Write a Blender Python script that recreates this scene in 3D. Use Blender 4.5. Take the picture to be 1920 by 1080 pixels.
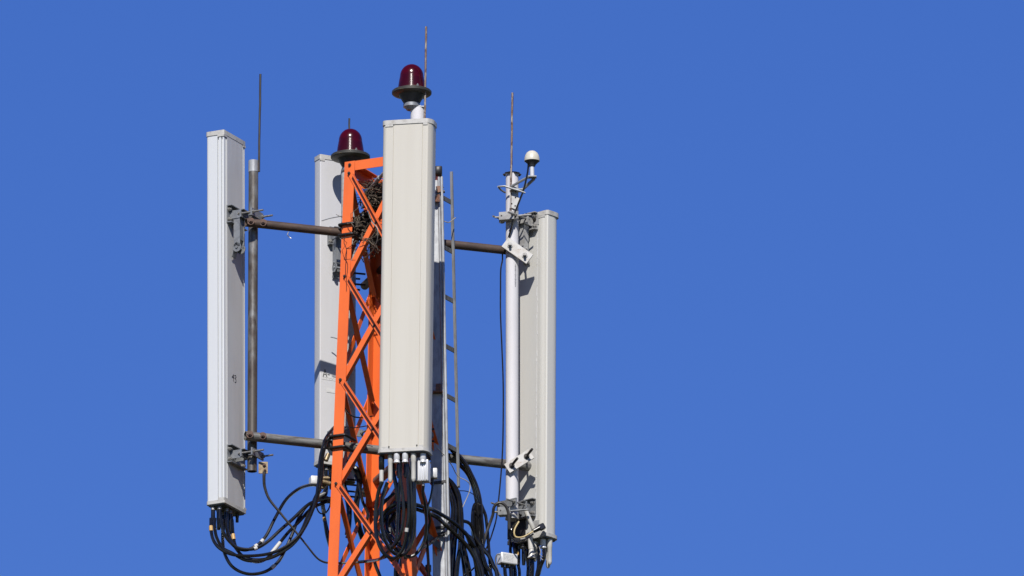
import bpy, math, random
from mathutils import Vector as V
for o in list(bpy.data.objects): bpy.data.objects.remove(o)
sc = bpy.context.scene
COL = sc.collection
R = math.radians
random.seed(7)

# ------------------------------------------------------------------ camera
ELEV, DIST, S = R(17.0), 100.0, 330.0          # pitch up, distance to the tower, photo pixels per metre at the tower
CAMX = (960 - 733) / S
CAMZ = 1.7
H = CAMZ + DIST * math.sin(ELEV)
cam_d = bpy.data.cameras.new('camera')
cam = bpy.data.objects.new('camera', cam_d); COL.objects.link(cam)
CAMP = V((CAMX, -DIST * math.cos(ELEV), CAMZ))
cam.location = CAMP
cam.rotation_euler = (R(90) + ELEV, 0, 0)
cam_d.sensor_width = 36
cam_d.lens = 36 * S * DIST / 1920
cam_d.clip_start = 1; cam_d.clip_end = 8000
sc.camera = cam

# ------------------------------------------------------------------ light
SUN_EL, SUN_AZ = R(42), R(4.0)                 # sun behind the camera, a little to its left
w = bpy.data.worlds.new('World'); sc.world = w; w.use_nodes = True
nt = w.node_tree
bg = nt.nodes['Background']
sky = nt.nodes.new('ShaderNodeTexSky'); sky.sky_type = 'NISHITA'
sky.sun_disc = False
sky.sun_elevation = SUN_EL
sky.sun_rotation = R(180) + SUN_AZ
sky.altitude = 300; sky.air_density = 1.0; sky.dust_density = 0.0; sky.ozone_density = 3.0
hs = nt.nodes.new('ShaderNodeHueSaturation')
hs.inputs['Hue'].default_value = 0.527
hs.inputs['Saturation'].default_value = 1.35
hs.inputs['Value'].default_value = 1.06
nt.links.new(sky.outputs[0], hs.inputs['Color'])
nt.links.new(hs.outputs[0], bg.inputs['Color'])
bg.inputs['Strength'].default_value = 0.071
sl = bpy.data.lights.new('sun', 'SUN'); sl.energy = 5.0; sl.angle = R(0.5); sl.color = (1.0, 0.955, 0.89)
so = bpy.data.objects.new('sun', sl); COL.objects.link(so)
trav = V((math.sin(SUN_AZ) * math.cos(SUN_EL), math.cos(SUN_AZ) * math.cos(SUN_EL), -math.sin(SUN_EL)))
so.rotation_euler = trav.to_track_quat('-Z', 'Y').to_euler()
so.location = (0, -20, 60)
sc.view_settings.view_transform = 'Standard'
sc.view_settings.look = 'None'
sc.view_settings.exposure = 0.5
sc.view_settings.gamma = 1.0

# ------------------------------------------------------------------ helpers
def P(px, py, Y):
    """point of the place at depth Y seen at photo pixel px, py"""
    f = S * DIST
    d = V(((px - 960) / f, math.cos(ELEV) - (540 - py) / f * math.sin(ELEV), math.sin(ELEV) + (540 - py) / f * math.cos(ELEV)))
    t = (Y - CAMP.y) / d.y
    return CAMP + d * t

def perp(t):
    a = V((0, 0, 1)) if abs(t.z) < .9 else V((1, 0, 0))
    u = t.cross(a).normalized()
    return u, t.cross(u).normalized()

class MB:
    def __init__(s): s.v = []; s.f = []; s.sm = []
    def add(s, vs, fs, smooth=False):
        b = len(s.v); s.v += [V(p) for p in vs]
        s.f += [tuple(b + i for i in f) for f in fs]; s.sm += [smooth] * len(fs)
        return s
    def hexa(s, o, a, b, c):
        o, a, b, c = V(o), V(a), V(b), V(c)
        if a.cross(b).dot(c) < 0: a, b = b, a
        vs = [o, o + a, o + a + b, o + b, o + c, o + a + c, o + a + b + c, o + b + c]
        return s.add(vs, [(3, 2, 1, 0), (4, 5, 6, 7), (0, 1, 5, 4), (1, 2, 6, 5), (2, 3, 7, 6), (3, 0, 4, 7)])
    def box(s, c, x, y, z, hx, hy, hz):
        x, y, z = V(x).normalized() * hx, V(y).normalized() * hy, V(z).normalized() * hz
        return s.hexa(V(c) - x - y - z, x * 2, y * 2, z * 2)
    def bbox(s, c, x, y, z, hx, hy, hz, bv):
        """bevelled block: an octagonal prism along y with inset end faces"""
        x, y, z = V(x).normalized(), V(y).normalized(), V(z).normalized()
        c = V(c)
        def ring(k, e):
            a, b = hx - e, hz - e
            pts = [(-a + bv, -b), (a - bv, -b), (a, -b + bv), (a, b - bv), (a - bv, b), (-a + bv, b), (-a, b - bv), (-a, -b + bv)]
            return [c + x * p + z * q + y * k for p, q in pts]
        rings = [ring(-hy, bv), ring(-hy + bv, 0), ring(hy - bv, 0), ring(hy, bv)]
        return s.loft(rings, cap=True, smooth=False, flip=(x.cross(z).dot(y) < 0))
    def loft(s, rings, cap=True, smooth=True, closed=True, flip=False):
        n = len(rings[0]); vs = [p for r in rings for p in r]; fs = []
        m = n if closed else n - 1
        for i in range(len(rings) - 1):
            for j in range(m):
                a, b = i * n + j, i * n + (j + 1) % n
                fs.append((a, b, b + n, a + n))
        caps = []
        if cap:
            caps.append(tuple(range(n - 1, -1, -1))); k = (len(rings) - 1) * n
            caps.append(tuple(range(k, k + n)))
        if flip: fs = [f[::-1] for f in fs]; caps = [f[::-1] for f in caps]
        b0 = len(s.v); s.v += [V(p) for p in vs]
        for f in fs: s.f.append(tuple(b0 + i for i in f)); s.sm.append(smooth)
        for f in caps: s.f.append(tuple(b0 + i for i in f)); s.sm.append(False)
        return s
    def cyl(s, p0, p1, r0, r1=None, n=20, smooth=True, cap=True):
        p0, p1 = V(p0), V(p1); r1 = r0 if r1 is None else r1
        t = (p1 - p0).normalized(); u, w_ = perp(t)
        ring = lambda p, r: [p + (u * math.cos(2 * math.pi * i / n) + w_ * math.sin(2 * math.pi * i / n)) * r for i in range(n)]
        return s.loft([ring(p0, r0), ring(p1, r1)], cap, smooth)
    def lathe(s, base, prof, n=40, axis=(0, 0, 1), smooth=True):
        t = V(axis).normalized(); u, w_ = perp(t); base = V(base)
        rings = [[base + t * z + (u * math.cos(2 * math.pi * i / n) + w_ * math.sin(2 * math.pi * i / n)) * max(r, 1e-5) for i in range(n)] for r, z in prof]
        return s.loft(rings, True, smooth)
    def tube(s, pts, r, n=8, cap=True, flat=None):
        pts = [V(p) for p in pts]
        rings = []; u = None
        for i, p in enumerate(pts):
            t = (pts[min(i + 1, len(pts) - 1)] - pts[max(i - 1, 0)]).normalized()
            if u is None: u, _ = perp(t)
            u = (u - t * u.dot(t)).normalized(); w_ = t.cross(u)
            rr = r(i / (len(pts) - 1)) if callable(r) else r
            k = 1 if flat is None else flat
            rings.append([p + (u * math.cos(2 * math.pi * j / n) * rr + w_ * math.sin(2 * math.pi * j / n) * rr * k) for j in range(n)])
        return s.loft(rings, cap, True)
    def angle(s, p0, p1, a, b, wa, wb, t):
        """L section with its heel on p0-p1, legs along a and b"""
        p0, p1, a, b = V(p0), V(p1), V(a).normalized(), V(b).normalized()
        ax = p1 - p0
        s.hexa(p0, ax, a * wa, b * t)
        s.hexa(p0 + b * t, ax, a * t, b * (wb - t))
        return s
    def bolt(s, c, n, r=.009, h=.008, wr=None):
        n = V(n).normalized(); c = V(c)
        if wr: s.cyl(c, c + n * .003, wr, n=16); c = c + n * .003
        s.cyl(c, c + n * h, r, n=6, smooth=False)
        s.cyl(c + n * h, c + n * (h + .006), r * .5, n=8)
        return s

def catmull(pts, k=8):
    pts = [V(p) for p in pts]
    q = [pts[0] * 2 - pts[1]] + pts + [pts[-1] * 2 - pts[-2]]
    out = []
    for i in range(1, len(q) - 2):
        a, b, c, d = q[i - 1:i + 3]
        for j in range(k):
            t = j / k
            out.append(.5 * ((2 * b) + (c - a) * t + (2 * a - 5 * b + 4 * c - d) * t * t + (3 * b - a - 3 * c + d) * t ** 3))
    out.append(pts[-1])
    return out

def tag(o, label=None, cat=None, group=None, kind=None):
    if label: o['label'] = label
    if cat: o['category'] = cat
    if group: o['group'] = group
    if kind: o['kind'] = kind
    return o

def wloc(o):
    l = V((0, 0, 0))
    while o is not None: l = l + o.location; o = o.parent
    return l

def thing(name, loc, label, cat, group=None):
    o = bpy.data.objects.new(name, None); COL.objects.link(o)
    o.empty_display_size = .1; o.location = loc
    return tag(o, label, cat, group)

def obj(name, mb, mat, parent=None, label=None):
    me = bpy.data.meshes.new(name)
    if parent is not None: off = wloc(parent); loc = V((0, 0, 0))
    else:
        xs = [p.x for p in mb.v]; ys = [p.y for p in mb.v]; zs = [p.z for p in mb.v]
        off = V(((min(xs) + max(xs)) / 2, (min(ys) + max(ys)) / 2, min(zs))); loc = off
    me.from_pydata([tuple(p - off) for p in mb.v], [], mb.f)
    me.polygons.foreach_set('use_smooth', mb.sm)
    me.materials.append(mat); me.update()
    me.set_sharp_from_angle(angle=R(38))
    o = bpy.data.objects.new(name, me); COL.objects.link(o); o.location = loc
    if parent is not None: o.parent = parent
    if label: o['label'] = label
    return o

# ------------------------------------------------------------------ materials
def mat(name, col, rough=.5, metal=0., spec=.5, col2=None, scale=(8, 8, 8), lo=.42, hi=.62, bump=0., bscale=60, col3=None, scale3=(30, 30, 30), lo3=.6, hi3=.68, detail=5, coat=0., rvar=.0):
    m = bpy.data.materials.new(name); m.use_nodes = True
    dk = lambda c: None if c is None else tuple(x * ALB for x in c)
    col, col2, col3 = dk(col), dk(col2), dk(col3)
    N = m.node_tree.nodes; L = m.node_tree.links; b = N['Principled BSDF']
    b.inputs['Roughness'].default_value = rough; b.inputs['Metallic'].default_value = metal
    b.inputs['Specular IOR Level'].default_value = spec
    b.inputs['Coat Weight'].default_value = coat
    tc = N.new('ShaderNodeTexCoord')
    def noise(sc_, det=detail):
        mp = N.new('ShaderNodeMapping'); mp.inputs['Scale'].default_value = sc_
        n = N.new('ShaderNodeTexNoise'); n.inputs['Scale'].default_value = 1; n.inputs['Detail'].default_value = det
        n.inputs['Roughness'].default_value = .62
        L.new(tc.outputs['Object'], mp.inputs['Vector']); L.new(mp.outputs[0], n.inputs['Vector']); return n.outputs['Fac']
    def ramp(src, a, c):
        r = N.new('ShaderNodeMapRange'); r.interpolation_type = 'SMOOTHSTEP'
        r.inputs['From Min'].default_value = a; r.inputs['From Max'].default_value = c; L.new(src, r.inputs['Value']); return r.outputs[0]
    cur = None
    def mixc(fac, A, B):
        x = N.new('ShaderNodeMix'); x.data_type = 'RGBA'; L.new(fac, x.inputs['Factor'])
        if isinstance(A, tuple): x.inputs[6].default_value = A + (1,)
        else: L.new(A, x.inputs[6])
        x.inputs[7].default_value = B + (1,); return x.outputs[2]
    if col2:
        f = ramp(noise(scale), lo, hi); cur = mixc(f, col, col2)
    if col3:
        f3 = ramp(noise(scale3), lo3, hi3); cur = mixc(f3, cur if cur is not None else col, col3)
    if cur is not None: L.new(cur, b.inputs['Base Color'])
    else: b.inputs['Base Color'].default_value = col + (1,)
    if rvar:
        r = N.new('ShaderNodeMapRange'); r.inputs['To Min'].default_value = rough - rvar; r.inputs['To Max'].default_value = rough + rvar
        L.new(noise((20, 20, 20)), r.inputs['Value']); L.new(r.outputs[0], b.inputs['Roughness'])
    if bump:
        bp = N.new('ShaderNodeBump'); bp.inputs['Strength'].default_value = bump; bp.inputs['Distance'].default_value = .002
        L.new(noise((bscale,) * 3), bp.inputs['Height']); L.new(bp.outputs[0], b.inputs['Normal'])
    return m

M = {}
ALB = 0.60                                      # scales every base colour down to deepen shade against the strong sun
M['orange'] = mat('orange_paint', (1.0, .185, .028), .42, col2=(.90, .16, .026), scale=(5, 5, 2.2), lo=.35, hi=.75, col3=(.30, .09, .04), scale3=(42, 42, 30), lo3=.70, hi3=.76, bump=.15, bscale=90)
M['galv'] = mat('galvanised_steel', (.36, .38, .40), .45, .35, col2=(.24, .25, .265), scale=(26, 26, 7), lo=.38, hi=.66, bump=.1, rvar=.08)
M['galv_bright'] = mat('bright_galvanised_steel', (.52, .54, .56), .42, .25, col2=(.38, .39, .41), scale=(40, 40, 14), lo=.4, hi=.65, bump=.1)
M['galv_dull'] = mat('dull_galvanised_steel', (.17, .175, .18), .5, .3, col2=(.105, .105, .105), scale=(20, 20, 8), col3=(.14, .11, .08), scale3=(14, 14, 10), lo3=.55, hi3=.7)
M['old_pipe'] = mat('weathered_pipe', (.125, .108, .09), .45, .35, col2=(.27, .27, .265), scale=(7, 7, 2.6), lo=.47, hi=.62, col3=(.075, .055, .042), scale3=(12, 12, 4), lo3=.50, hi3=.64, bump=.15)
M['rust_pipe'] = mat('rust_brown_pipe', (.105, .068, .05), .6, .15, col2=(.07, .046, .036), scale=(9, 9, 30), col3=(.15, .095, .06), scale3=(30, 30, 60), lo3=.58, hi3=.7, bump=.25)
M['grey_pipe'] = mat('grey_pipe', (.27, .27, .255), .5, .3, col2=(.11, .10, .09), scale=(6, 6, 40), lo=.4, hi=.65, bump=.15)
M['white_pole'] = mat('white_painted_pole', (.78, .77, .80), .6, spec=.25, col2=(.71, .70, .73), scale=(7, 7, 2), lo=.4, hi=.7, col3=(.36, .30, .24), scale3=(46, 46, 24), lo3=.70, hi3=.75)
M['radome_cool'] = mat('cool_white_cover', (.76, .785, .81), .38, col2=(.745, .77, .795), scale=(16, 16, .9), lo=.35, hi=.7, col3=(.45, .44, .42), scale3=(60, 60, 40), lo3=.74, hi3=.78)
M['back_cool'] = mat('grey_white_back', (.66, .665, .67), .42, col2=(.585, .58, .575), scale=(12, 12, 1.4), lo=.35, hi=.7, col3=(.42, .41, .40), scale3=(50, 50, 30), lo3=.73, hi3=.78)
M['radome_pale'] = mat('pale_grey_cover', (.70, .70, .715), .4, col2=(.68, .68, .695), scale=(14, 14, 1.1), lo=.35, hi=.7, col3=(.44, .43, .41), scale3=(50, 50, 40), lo3=.73, hi3=.78)
M['radome_warm'] = mat('warm_white_cover', (.655, .628, .555), .42, col2=(.63, .60, .525), scale=(15, 15, .8), lo=.35, hi=.72, col3=(.47, .43, .36), scale3=(70, 70, 30), lo3=.73, hi3=.77)
M['radome_grey'] = mat('grey_white_cover', (.75, .74, .69), .4, col2=(.72, .71, .66), scale=(13, 13, .9), lo=.35, hi=.7, col3=(.44, .42, .37), scale3=(60, 60, 30), lo3=.72, hi3=.77)
M['cap'] = mat('grey_cap_plastic', (.60, .59, .56), .45, col2=(.44, .42, .38), scale=(35, 35, 50), lo=.45, hi=.7)
M['dark_seal'] = mat('dark_underside', (.06, .06, .062), .5, col2=(.09, .088, .08), scale=(30, 30, 30))
M['bracket'] = mat('grey_bracket_steel', (.34, .355, .37), .45, .4, col2=(.25, .26, .27), scale=(30, 30, 30), lo=.4, hi=.65)
M['bracket_pale'] = mat('pale_bracket_steel', (.50, .50, .49), .42, .2, col2=(.40, .39, .38), scale=(30, 30, 30), col3=(.30, .18, .10), scale3=(36, 36, 36), lo3=.66, hi3=.74)
M['plate_white'] = mat('chipped_white_plate', (.66, .65, .63), .5, col2=(.56, .53, .48), scale=(24, 24, 24), col3=(.40, .24, .14), scale3=(30, 30, 30), lo3=.63, hi3=.70)
M['bolt'] = mat('dark_bolt_steel', (.075, .07, .065), .5, .5, col2=(.05, .04, .035), scale=(90, 90, 90))
M['bolt_pale'] = mat('zinc_bolt_steel', (.42, .41, .39), .4, .5, col2=(.28, .27, .25), scale=(80, 80, 80))
M['rust'] = mat('rusty_steel', (.13, .06, .035), .7, .1, col2=(.07, .034, .024), scale=(60, 60, 60), bump=.3)
M['black_steel'] = mat('black_steel', (.022, .021, .022), .45, .3, col2=(.045, .034, .03), scale=(40, 40, 40), lo=.5, hi=.7)
M['cable'] = mat('black_cable_jacket', (.006, .006, .0066), .23, spec=.5, col2=(.011, .011, .012), scale=(40, 40, 40), bump=.05)
M['cable_old'] = mat('worn_cable_jacket', (.010, .0095, .0095), .34, spec=.4, col2=(.035, .033, .031), scale=(30, 30, 30), lo=.52, hi=.7)
M['strap'] = mat('grey_ground_strap', (.055, .05, .048), .5, col2=(.035, .032, .03), scale=(30, 30, 30))
M['red_glass'] = mat('dark_red_glass', (.045, .0005, .003), .20, spec=.35, coat=.0, col2=(.085, .0008, .004), scale=(9, 9, 9))
M['flange'] = mat('weathered_olive_metal', (.062, .06, .05), .5, .3, col2=(.20, .155, .085), scale=(24, 24, 60), lo=.52, hi=.7)
M['beacon_under'] = mat('dark_cast_metal', (.035, .036, .042), .55, .2, col2=(.05, .05, .055), scale=(40, 40, 40))
M['rod_rust'] = mat('rusty_copper_rod', (.22, .145, .11), .55, .3, col2=(.40, .36, .32), scale=(60, 60, 22), lo=.46, hi=.6, col3=(.11, .05, .03), scale3=(60, 60, 30), lo3=.52, hi3=.62)
M['rod_dark'] = mat('dark_rod', (.045, .042, .04), .5, .4, col2=(.07, .06, .05), scale=(50, 50, 20))
M['plastic_white'] = mat('white_plastic', (.70, .685, .64), .35, col2=(.62, .60, .54), scale=(40, 40, 16))
M['dome_white'] = mat('cream_plastic', (.74, .71, .60), .35, col2=(.68, .64, .53), scale=(30, 30, 30))
M['silver'] = mat('brushed_aluminium', (.84, .85, .87), .35, .15, col2=(.76, .77, .79), scale=(60, 60, 6))
M['white_box'] = mat('white_box_paint', (.78, .79, .80), .4, col2=(.70, .71, .72), scale=(40, 40, 40))
M['twig'] = mat('dry_twig', (.17, .13, .09), .85, col2=(.085, .065, .05), scale=(40, 40, 40), lo=.4, hi=.6)
M['wire_pale'] = mat('bare_wire', (.50, .48, .44), .4, .3)
M['ink'] = mat('black_ink', (.015, .015, .017), .6)
M['ink_grey'] = mat('faded_ink', (.30, .30, .31), .6)
M['paper'] = mat('sticker_paper', (.78, .78, .77), .5, col2=(.70, .70, .69), scale=(50, 50, 50))
M['tape_yellow'] = mat('yellow_tape', (.62, .38, .12), .5)
M['tape_white'] = mat('white_tape', (.62, .61, .58), .5)
M['clip_rust'] = mat('orange_rust_clip', (.30, .12, .05), .6, col2=(.16, .07, .04), scale=(60, 60, 60))
M['brass'] = mat('tarnished_brass', (.32, .25, .14), .45, .5, col2=(.2, .13, .07), scale=(60, 60, 60))
M['yellow_wire'] = mat('yellow_wire_jacket', (.50, .37, .14), .45)
M['ground'] = mat('dry_grass_ground', (.06, .07, .03), .95, col2=(.10, .085, .055), scale=(.05, .05, .05), col3=(.06, .08, .03), scale3=(.4, .4, .4), lo3=.5, hi3=.65)

# ------------------------------------------------------------------ ground
g = MB(); n = 48
g.add([V((3500 * math.cos(2 * math.pi * i / n), 3500 * math.sin(2 * math.pi * i / n), 0)) for i in range(n)], [tuple(range(n))])
tag(obj('ground', g, M['ground']), kind='structure')

# ------------------------------------------------------------------ lattice tower
ZT = P(650, 304, -.09).z
U1 = V((-.945, -.327, 0)); U3 = V((.327, -.945, 0)); U4 = -U1; U2 = -U3
LEGS = [U1, U3, U4, U2]                               # left, front, right, rear: seen from outside each face runs i -> i+1
def RR(z): return .279 + .039 * (ZT - z)
def corner(i, z): return LEGS[i % 4] * RR(z) + V((0, 0, z))
tower = thing('lattice_tower', (0, 0, 0), 'slim orange steel lattice tower with crossed bracing between its four legs', 'tower')
def fdir(i): return (LEGS[(i + 1) % 4] - LEGS[i % 4]).normalized()
def fnor(i): d = fdir(i); return V((d.y, -d.x, 0))
LW, LT = .064, .006
nodes = [P(655, 327, -.09).z - k * .6155 for k in range(5)]
for i in range(4):
    mb = MB(); p0, p1 = corner(i, 0.0), corner(i, ZT)
    mb.angle(p0, p1, fdir(i), -fdir(i - 1), LW, LW, LT)
    leg = obj('leg', mb, M['orange'], tower)
    for k, z in enumerate([ZT - .022] + nodes):
        for (d, nn) in ((fdir(i), fnor(i)), (-fdir(i - 1), fnor(i - 1))):
            if i == 0 and nn.x < -.6: continue
            b = MB(); c = corner(i, z) + d * .034 + nn * (.005 if k else .0005)
            b.bolt(c, nn, .0095, .007)
            obj('bolt', b, M['bolt'], leg)
# bracing
BW, BT = .032, .0045
def brace(mb, i, za, zb, kind, bw=BW, mid=None):
    d, nn = fdir(i), fnor(i)
    if kind == 'over':
        p0 = corner(i, za) + d * .04; p1 = corner(i + 1, zb) - d * .04
    else:
        p0 = corner(i, zb) + d * .034; p1 = corner(i + 1, za) - d * .034
    ax = (p1 - p0).normalized(); p0 = p0 - ax * .006; p1 = p1 + ax * .006
    side = nn.cross(ax).normalized()
    if side.z < 0: side = -side
    if kind == 'over':
        off = nn * .0004
        h0, h1 = p0 + side * bw / 2 + off, p1 + side * bw / 2 + off
        mb.hexa(h0, h1 - h0, -side * bw, nn * BT)
        if i == 3: return (p0 + p1) / 2, nn
        h0, h1 = h0 + ax * .026 + nn * BT, h1 - ax * .026 + nn * BT
        mb.hexa(h0, h1 - h0, -side * BT, nn * (bw * .9 - BT))
    else:
        off = -nn * (LT + .0004)
        mb.angle(p0 - side * bw / 2 + off, p1 - side * bw / 2 + off, side, -nn, bw, bw, BT)
    return (p0 + p1) / 2, nn
for i in range(4):
    for k in range(4):
        mb = MB(); c, nn = brace(mb, i, nodes[k], nodes[k + 1], 'over')
        o = obj('brace', mb, M['orange'], tower)
        b = MB(); b.bolt(c + nn * .004 + V((0, 0, -.012)), nn, .008, .006); obj('bolt', b, M['bolt'], o)
        mb = MB(); brace(mb, i, nodes[k], nodes[k + 1], 'under'); obj('brace', mb, M['orange'], tower)
    # top ring beams
    mb = MB(); z = ZT - .022; d, nn = fdir(i), fnor(i)
    p0 = corner(i, z + .02) + d * (LW + .001); p1 = corner(i + 1, z + .02) - d * (LW + .001)
    mb.angle(p0, p1, V((0, 0, -1)), -nn, .055, .055, .005)
    obj('top_beam', mb, M['orange'], tower)
# plan bracing just under the top
mb = MB(); z = ZT - .10
mb.angle(corner(0, z) * 1 + V((.02, .01, 0)), corner(2, z) - V((.02, .01, 0)), V((0, 0, -1)), V((-.33, .94, 0)), .045, .045, .005)
obj('plan_brace', mb, M['orange'], tower)
# bays below the picture, down to the ground
mb = MB(); z = nodes[4]
while z > .4:
    hgt = min(max(.6155, 1.15 * RR(z) * 1.414), z - .05)
    for i in range(4):
        brace(mb, i, z, z - hgt, 'over', .04); brace(mb, i, z, z - hgt, 'under', .04)
    z -= hgt
tag(obj('lower_bracing', mb, M['orange'], tower), kind='stuff')
for i in range(4):
    mb = MB(); c = corner(i, 0); mb.box(c * .98 + V((0, 0, .15)), (1, 0, 0), (0, 1, 0), (0, 0, 1), .25, .25, .148)
    obj('footing', mb, M['galv_dull'], tower)

# ------------------------------------------------------------------ crossbar pipes
def ubolt(mb, c, d, nn, half, back, r=.008):
    """U bar hugging a tower leg: crosses in front along d, both ends run back along -nn"""
    c = V(c); pts = []
    a = c - d * half; b = c + d * half; q = .012
    pts = [a - nn * back, a - nn * q, a - nn * q * .3 + d * q * .3, a + d * q, b - d * q, b - nn * q * .3 - d * q * .3, b - nn * q, b - nn * back]
    mb.tube(pts, r, 10)

pipes = {}
def long_bar(key, px, py, Y0, m, X1, r, material, label):
    p0 = P(px, py, Y0); p1 = V((X1, Y0 + m * (X1 - p0.x), p0.z))
    t = thing('crossbar_pipe', p0, label, 'pipe', 'crossbar pipes clamped to the tower')
    ax = (p1 - p0).normalized(); mb = MB(); u, w_ = perp(ax)
    nseg = 24
    ring = lambda p, rr: [p + (u * math.cos(2 * math.pi * i / nseg) + w_ * math.sin(2 * math.pi * i / nseg)) * rr for i in range(nseg)]
    mb.loft([ring(p0 + ax * .03, r * .86), ring(p0, r * .86), ring(p0, r), ring(p1, r), ring(p1, r * .86), ring(p1 - ax * .03, r * .86)], True, True)
    obj('pipe', mb, material, t)
    pipes[key] = (p0, ax, t, r)
    # U bars round the left and the right tower leg
    for li in (0, 2):
        for s in (-1, 1):
            z = p0.z + s * (r + .007)
            c0 = corner(li, z)
            if li == 0:
                d, nn = fdir(0), fnor(0); c = c0 + d * .03 + nn * .011; b = MB(); ubolt(b, c, d, nn, .048, .13)
            else:
                d, nn = fdir(1), fnor(1); c = c0 - d * .03 + nn * .011; b = MB(); ubolt(b, c, d, nn, .046, .13)
            obj('u_bolt', b, M['black_steel'], t)
    return t
tA = long_bar('upA', 461, 417, -.245, .365, .765, .0245, M['rust_pipe'], 'rust brown upper crossbar pipe running from left mast through tower to right mast')
tB = long_bar('loA', 460, 817, -.245, .385, .80, .027, M['grey_pipe'], 'dull grey lower crossbar pipe running from left mast through tower to right mast')
def on_bar(key, X):
    p0, ax, t, r = pipes[key]; return p0 + ax * ((X - p0.x) / ax.x)
# rusty washers and bolts where the left mast is clamped
for key, t, pxs in (('upA', tA, (471, 494)), ('loA', tB, (471, 495))):
    r = pipes[key][3]
    for px in pxs:
        c = on_bar(key, (px - 733) / S); b = MB()
        nn = V((0, -1, .05)).normalized()
        b.cyl(c + nn * (r - .004), c + nn * (r + .006), .0215, n=20)
        b.bolt(c + nn * (r + .006), nn, .012, .010)
        obj('clamp_bolt', b, M['rust'], t)
def short_bar(pz, key, r, material, label):
    p0 = V((-.155, .56, pz)); p1 = V((.222, -.60, pz)); t = thing('crossbar_pipe', p0, label, 'pipe', 'crossbar pipes clamped to the tower')
    obj('pipe', MB().cyl(p0, p1, r, n=24), material, t); pipes[key] = (p0, (p1 - p0).normalized(), t, r)
    for q in (V((-.246, .46, pz)), V((.153, -.57, pz))):
        dd = (p1 - p0).normalized(); b = MB(); s_ = V((-dd.y, dd.x, 0)).normalized()
        for s in (-1, 1):
            zz = V((0, 0, s * (r + .008)))
            b.tube([q + zz + dd * .05 + s_ * -.02, q + zz + dd * .05 + s_ * .085], .006, 8)
            b.tube([q + zz - dd * .05 + s_ * -.02, q + zz - dd * .05 + s_ * .085], .006, 8)
        obj('u_bolt', b, M['black_steel'], t)
short_bar(pipes['upA'][0].z - .13, 'upB', .0245, M['rust_pipe'], 'rusty upper crossbar pipe between rear mast and front mast inside tower')
short_bar(pipes['loA'][0].z - .10, 'loB', .027, M['grey_pipe'], 'grey lower crossbar pipe between rear mast and front mast inside tower')

# ------------------------------------------------------------------ masts
def ring_pipe(mb, p0, p1, r, wall=.004, n=28):
    p0, p1 = V(p0), V(p1); t = (p1 - p0).normalized(); u, w_ = perp(t)
    ring = lambda p, rr: [p + (u * math.cos(2 * math.pi * i / n) + w_ * math.sin(2 * math.pi * i / n)) * rr for i in range(n)]
    mb.loft([ring(p0 + t * .05, r - wall), ring(p0, r - wall), ring(p0, r), ring(p1, r), ring(p1, r - wall), ring(p1 - t * .05, r - wall)], True, True)
    return mb
# left
YL = -.155
lp0, lp1 = P(475, 884, YL), P(475.5, 302, YL); lp0.x = lp1.x = (475 - 733) / S
mast_l = thing('mast_pipe', lp0, 'thin weathered brown grey mast pipe beside the left antenna', 'mast')
obj('pipe', ring_pipe(MB(), lp0, lp1, .0275), M['old_pipe'], mast_l)
obj('sleeve', MB().cyl(lp1 - V((0, 0, .066)), lp1 + V((0, 0, .0015)), .0288, n=28), M['galv_bright'], mast_l)
b = MB(); c = P(493.5, 877, YL - .02)
b.box(c, (1, 0, 0), (0, 1, 0), (0, 0, 1), .026, .004, .034)
lug = obj('earth_lug', b, M['brass'], mast_l)
b = MB(); b.bolt(c + V((.006, -.004, .014)), (0, -1, 0), .010, .008); b.bolt(c + V((.01, -.004, -.016)), (0, -1, 0), .008, .008); obj('bolt', b, M['rust'], lug)
# right
YR = .28; XR = .6885
rp0, rp1 = P(960, 973, YR), P(960, 327, YR); rp0.x = rp1.x = XR
mast_r = thing('mast_pipe', rp0, 'thick white painted mast pipe in front of the right antenna', 'mast')
obj('pipe', ring_pipe(MB(), rp0, rp1, .0365), M['white_pole'], mast_r)
b = MB(); b.cyl(rp0 + V((0, 0, -.004)), rp0 + V((0, 0, .02)), .0395, n=28); obj('collar', b, M['bracket_pale'], mast_r)
b = MB()
for a in range(5):
    an = R(20 + a * 72); q = rp1 + V((math.cos(an) * .034, math.sin(an) * .034, .004))
    b.box(q, (math.cos(an), math.sin(an), -.25), (-math.sin(an), math.cos(an), 0), (0, 0, 1), .017, .016, .003)
obj('cap_tabs', b, M['black_steel'], mast_r)
b = MB(); zz = rp1.z - .55
random.seed(3)
for k in range(16):
    z = zz - .0 - k * .0085
    b.box(V((XR + .019, YR - .0318, z)), V((.86, .5, 0)), V((.5, -.86, 0)), (0, 0, 1), random.uniform(.002, .005), .0006, .0022)
obj('faded_stencil', b, M['ink_grey'], mast_r)
# rear and front
fp0, fp1 = V((.150, -.57, P(0, 905, -.57).z)), V((.1545, -.57, P(783, 204, -.57).z))
mast_f = thing('mast_pipe', fp0, 'white mast pipe mostly hidden behind the front antenna', 'mast')
obj('pipe', ring_pipe(MB(), fp0, fp1, .0415), M['white_pole'], mast_f)
bp0, bp1 = V((-.246, .46, P(0, 905, .46).z)), V((-.246, .46, P(650, 326, .46).z))
mast_b = thing('mast_pipe', bp0, 'grey white mast pipe behind the left tower leg', 'mast')
obj('pipe', ring_pipe(MB(), bp0, bp1, .0425), M['cap'], mast_b)

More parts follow.
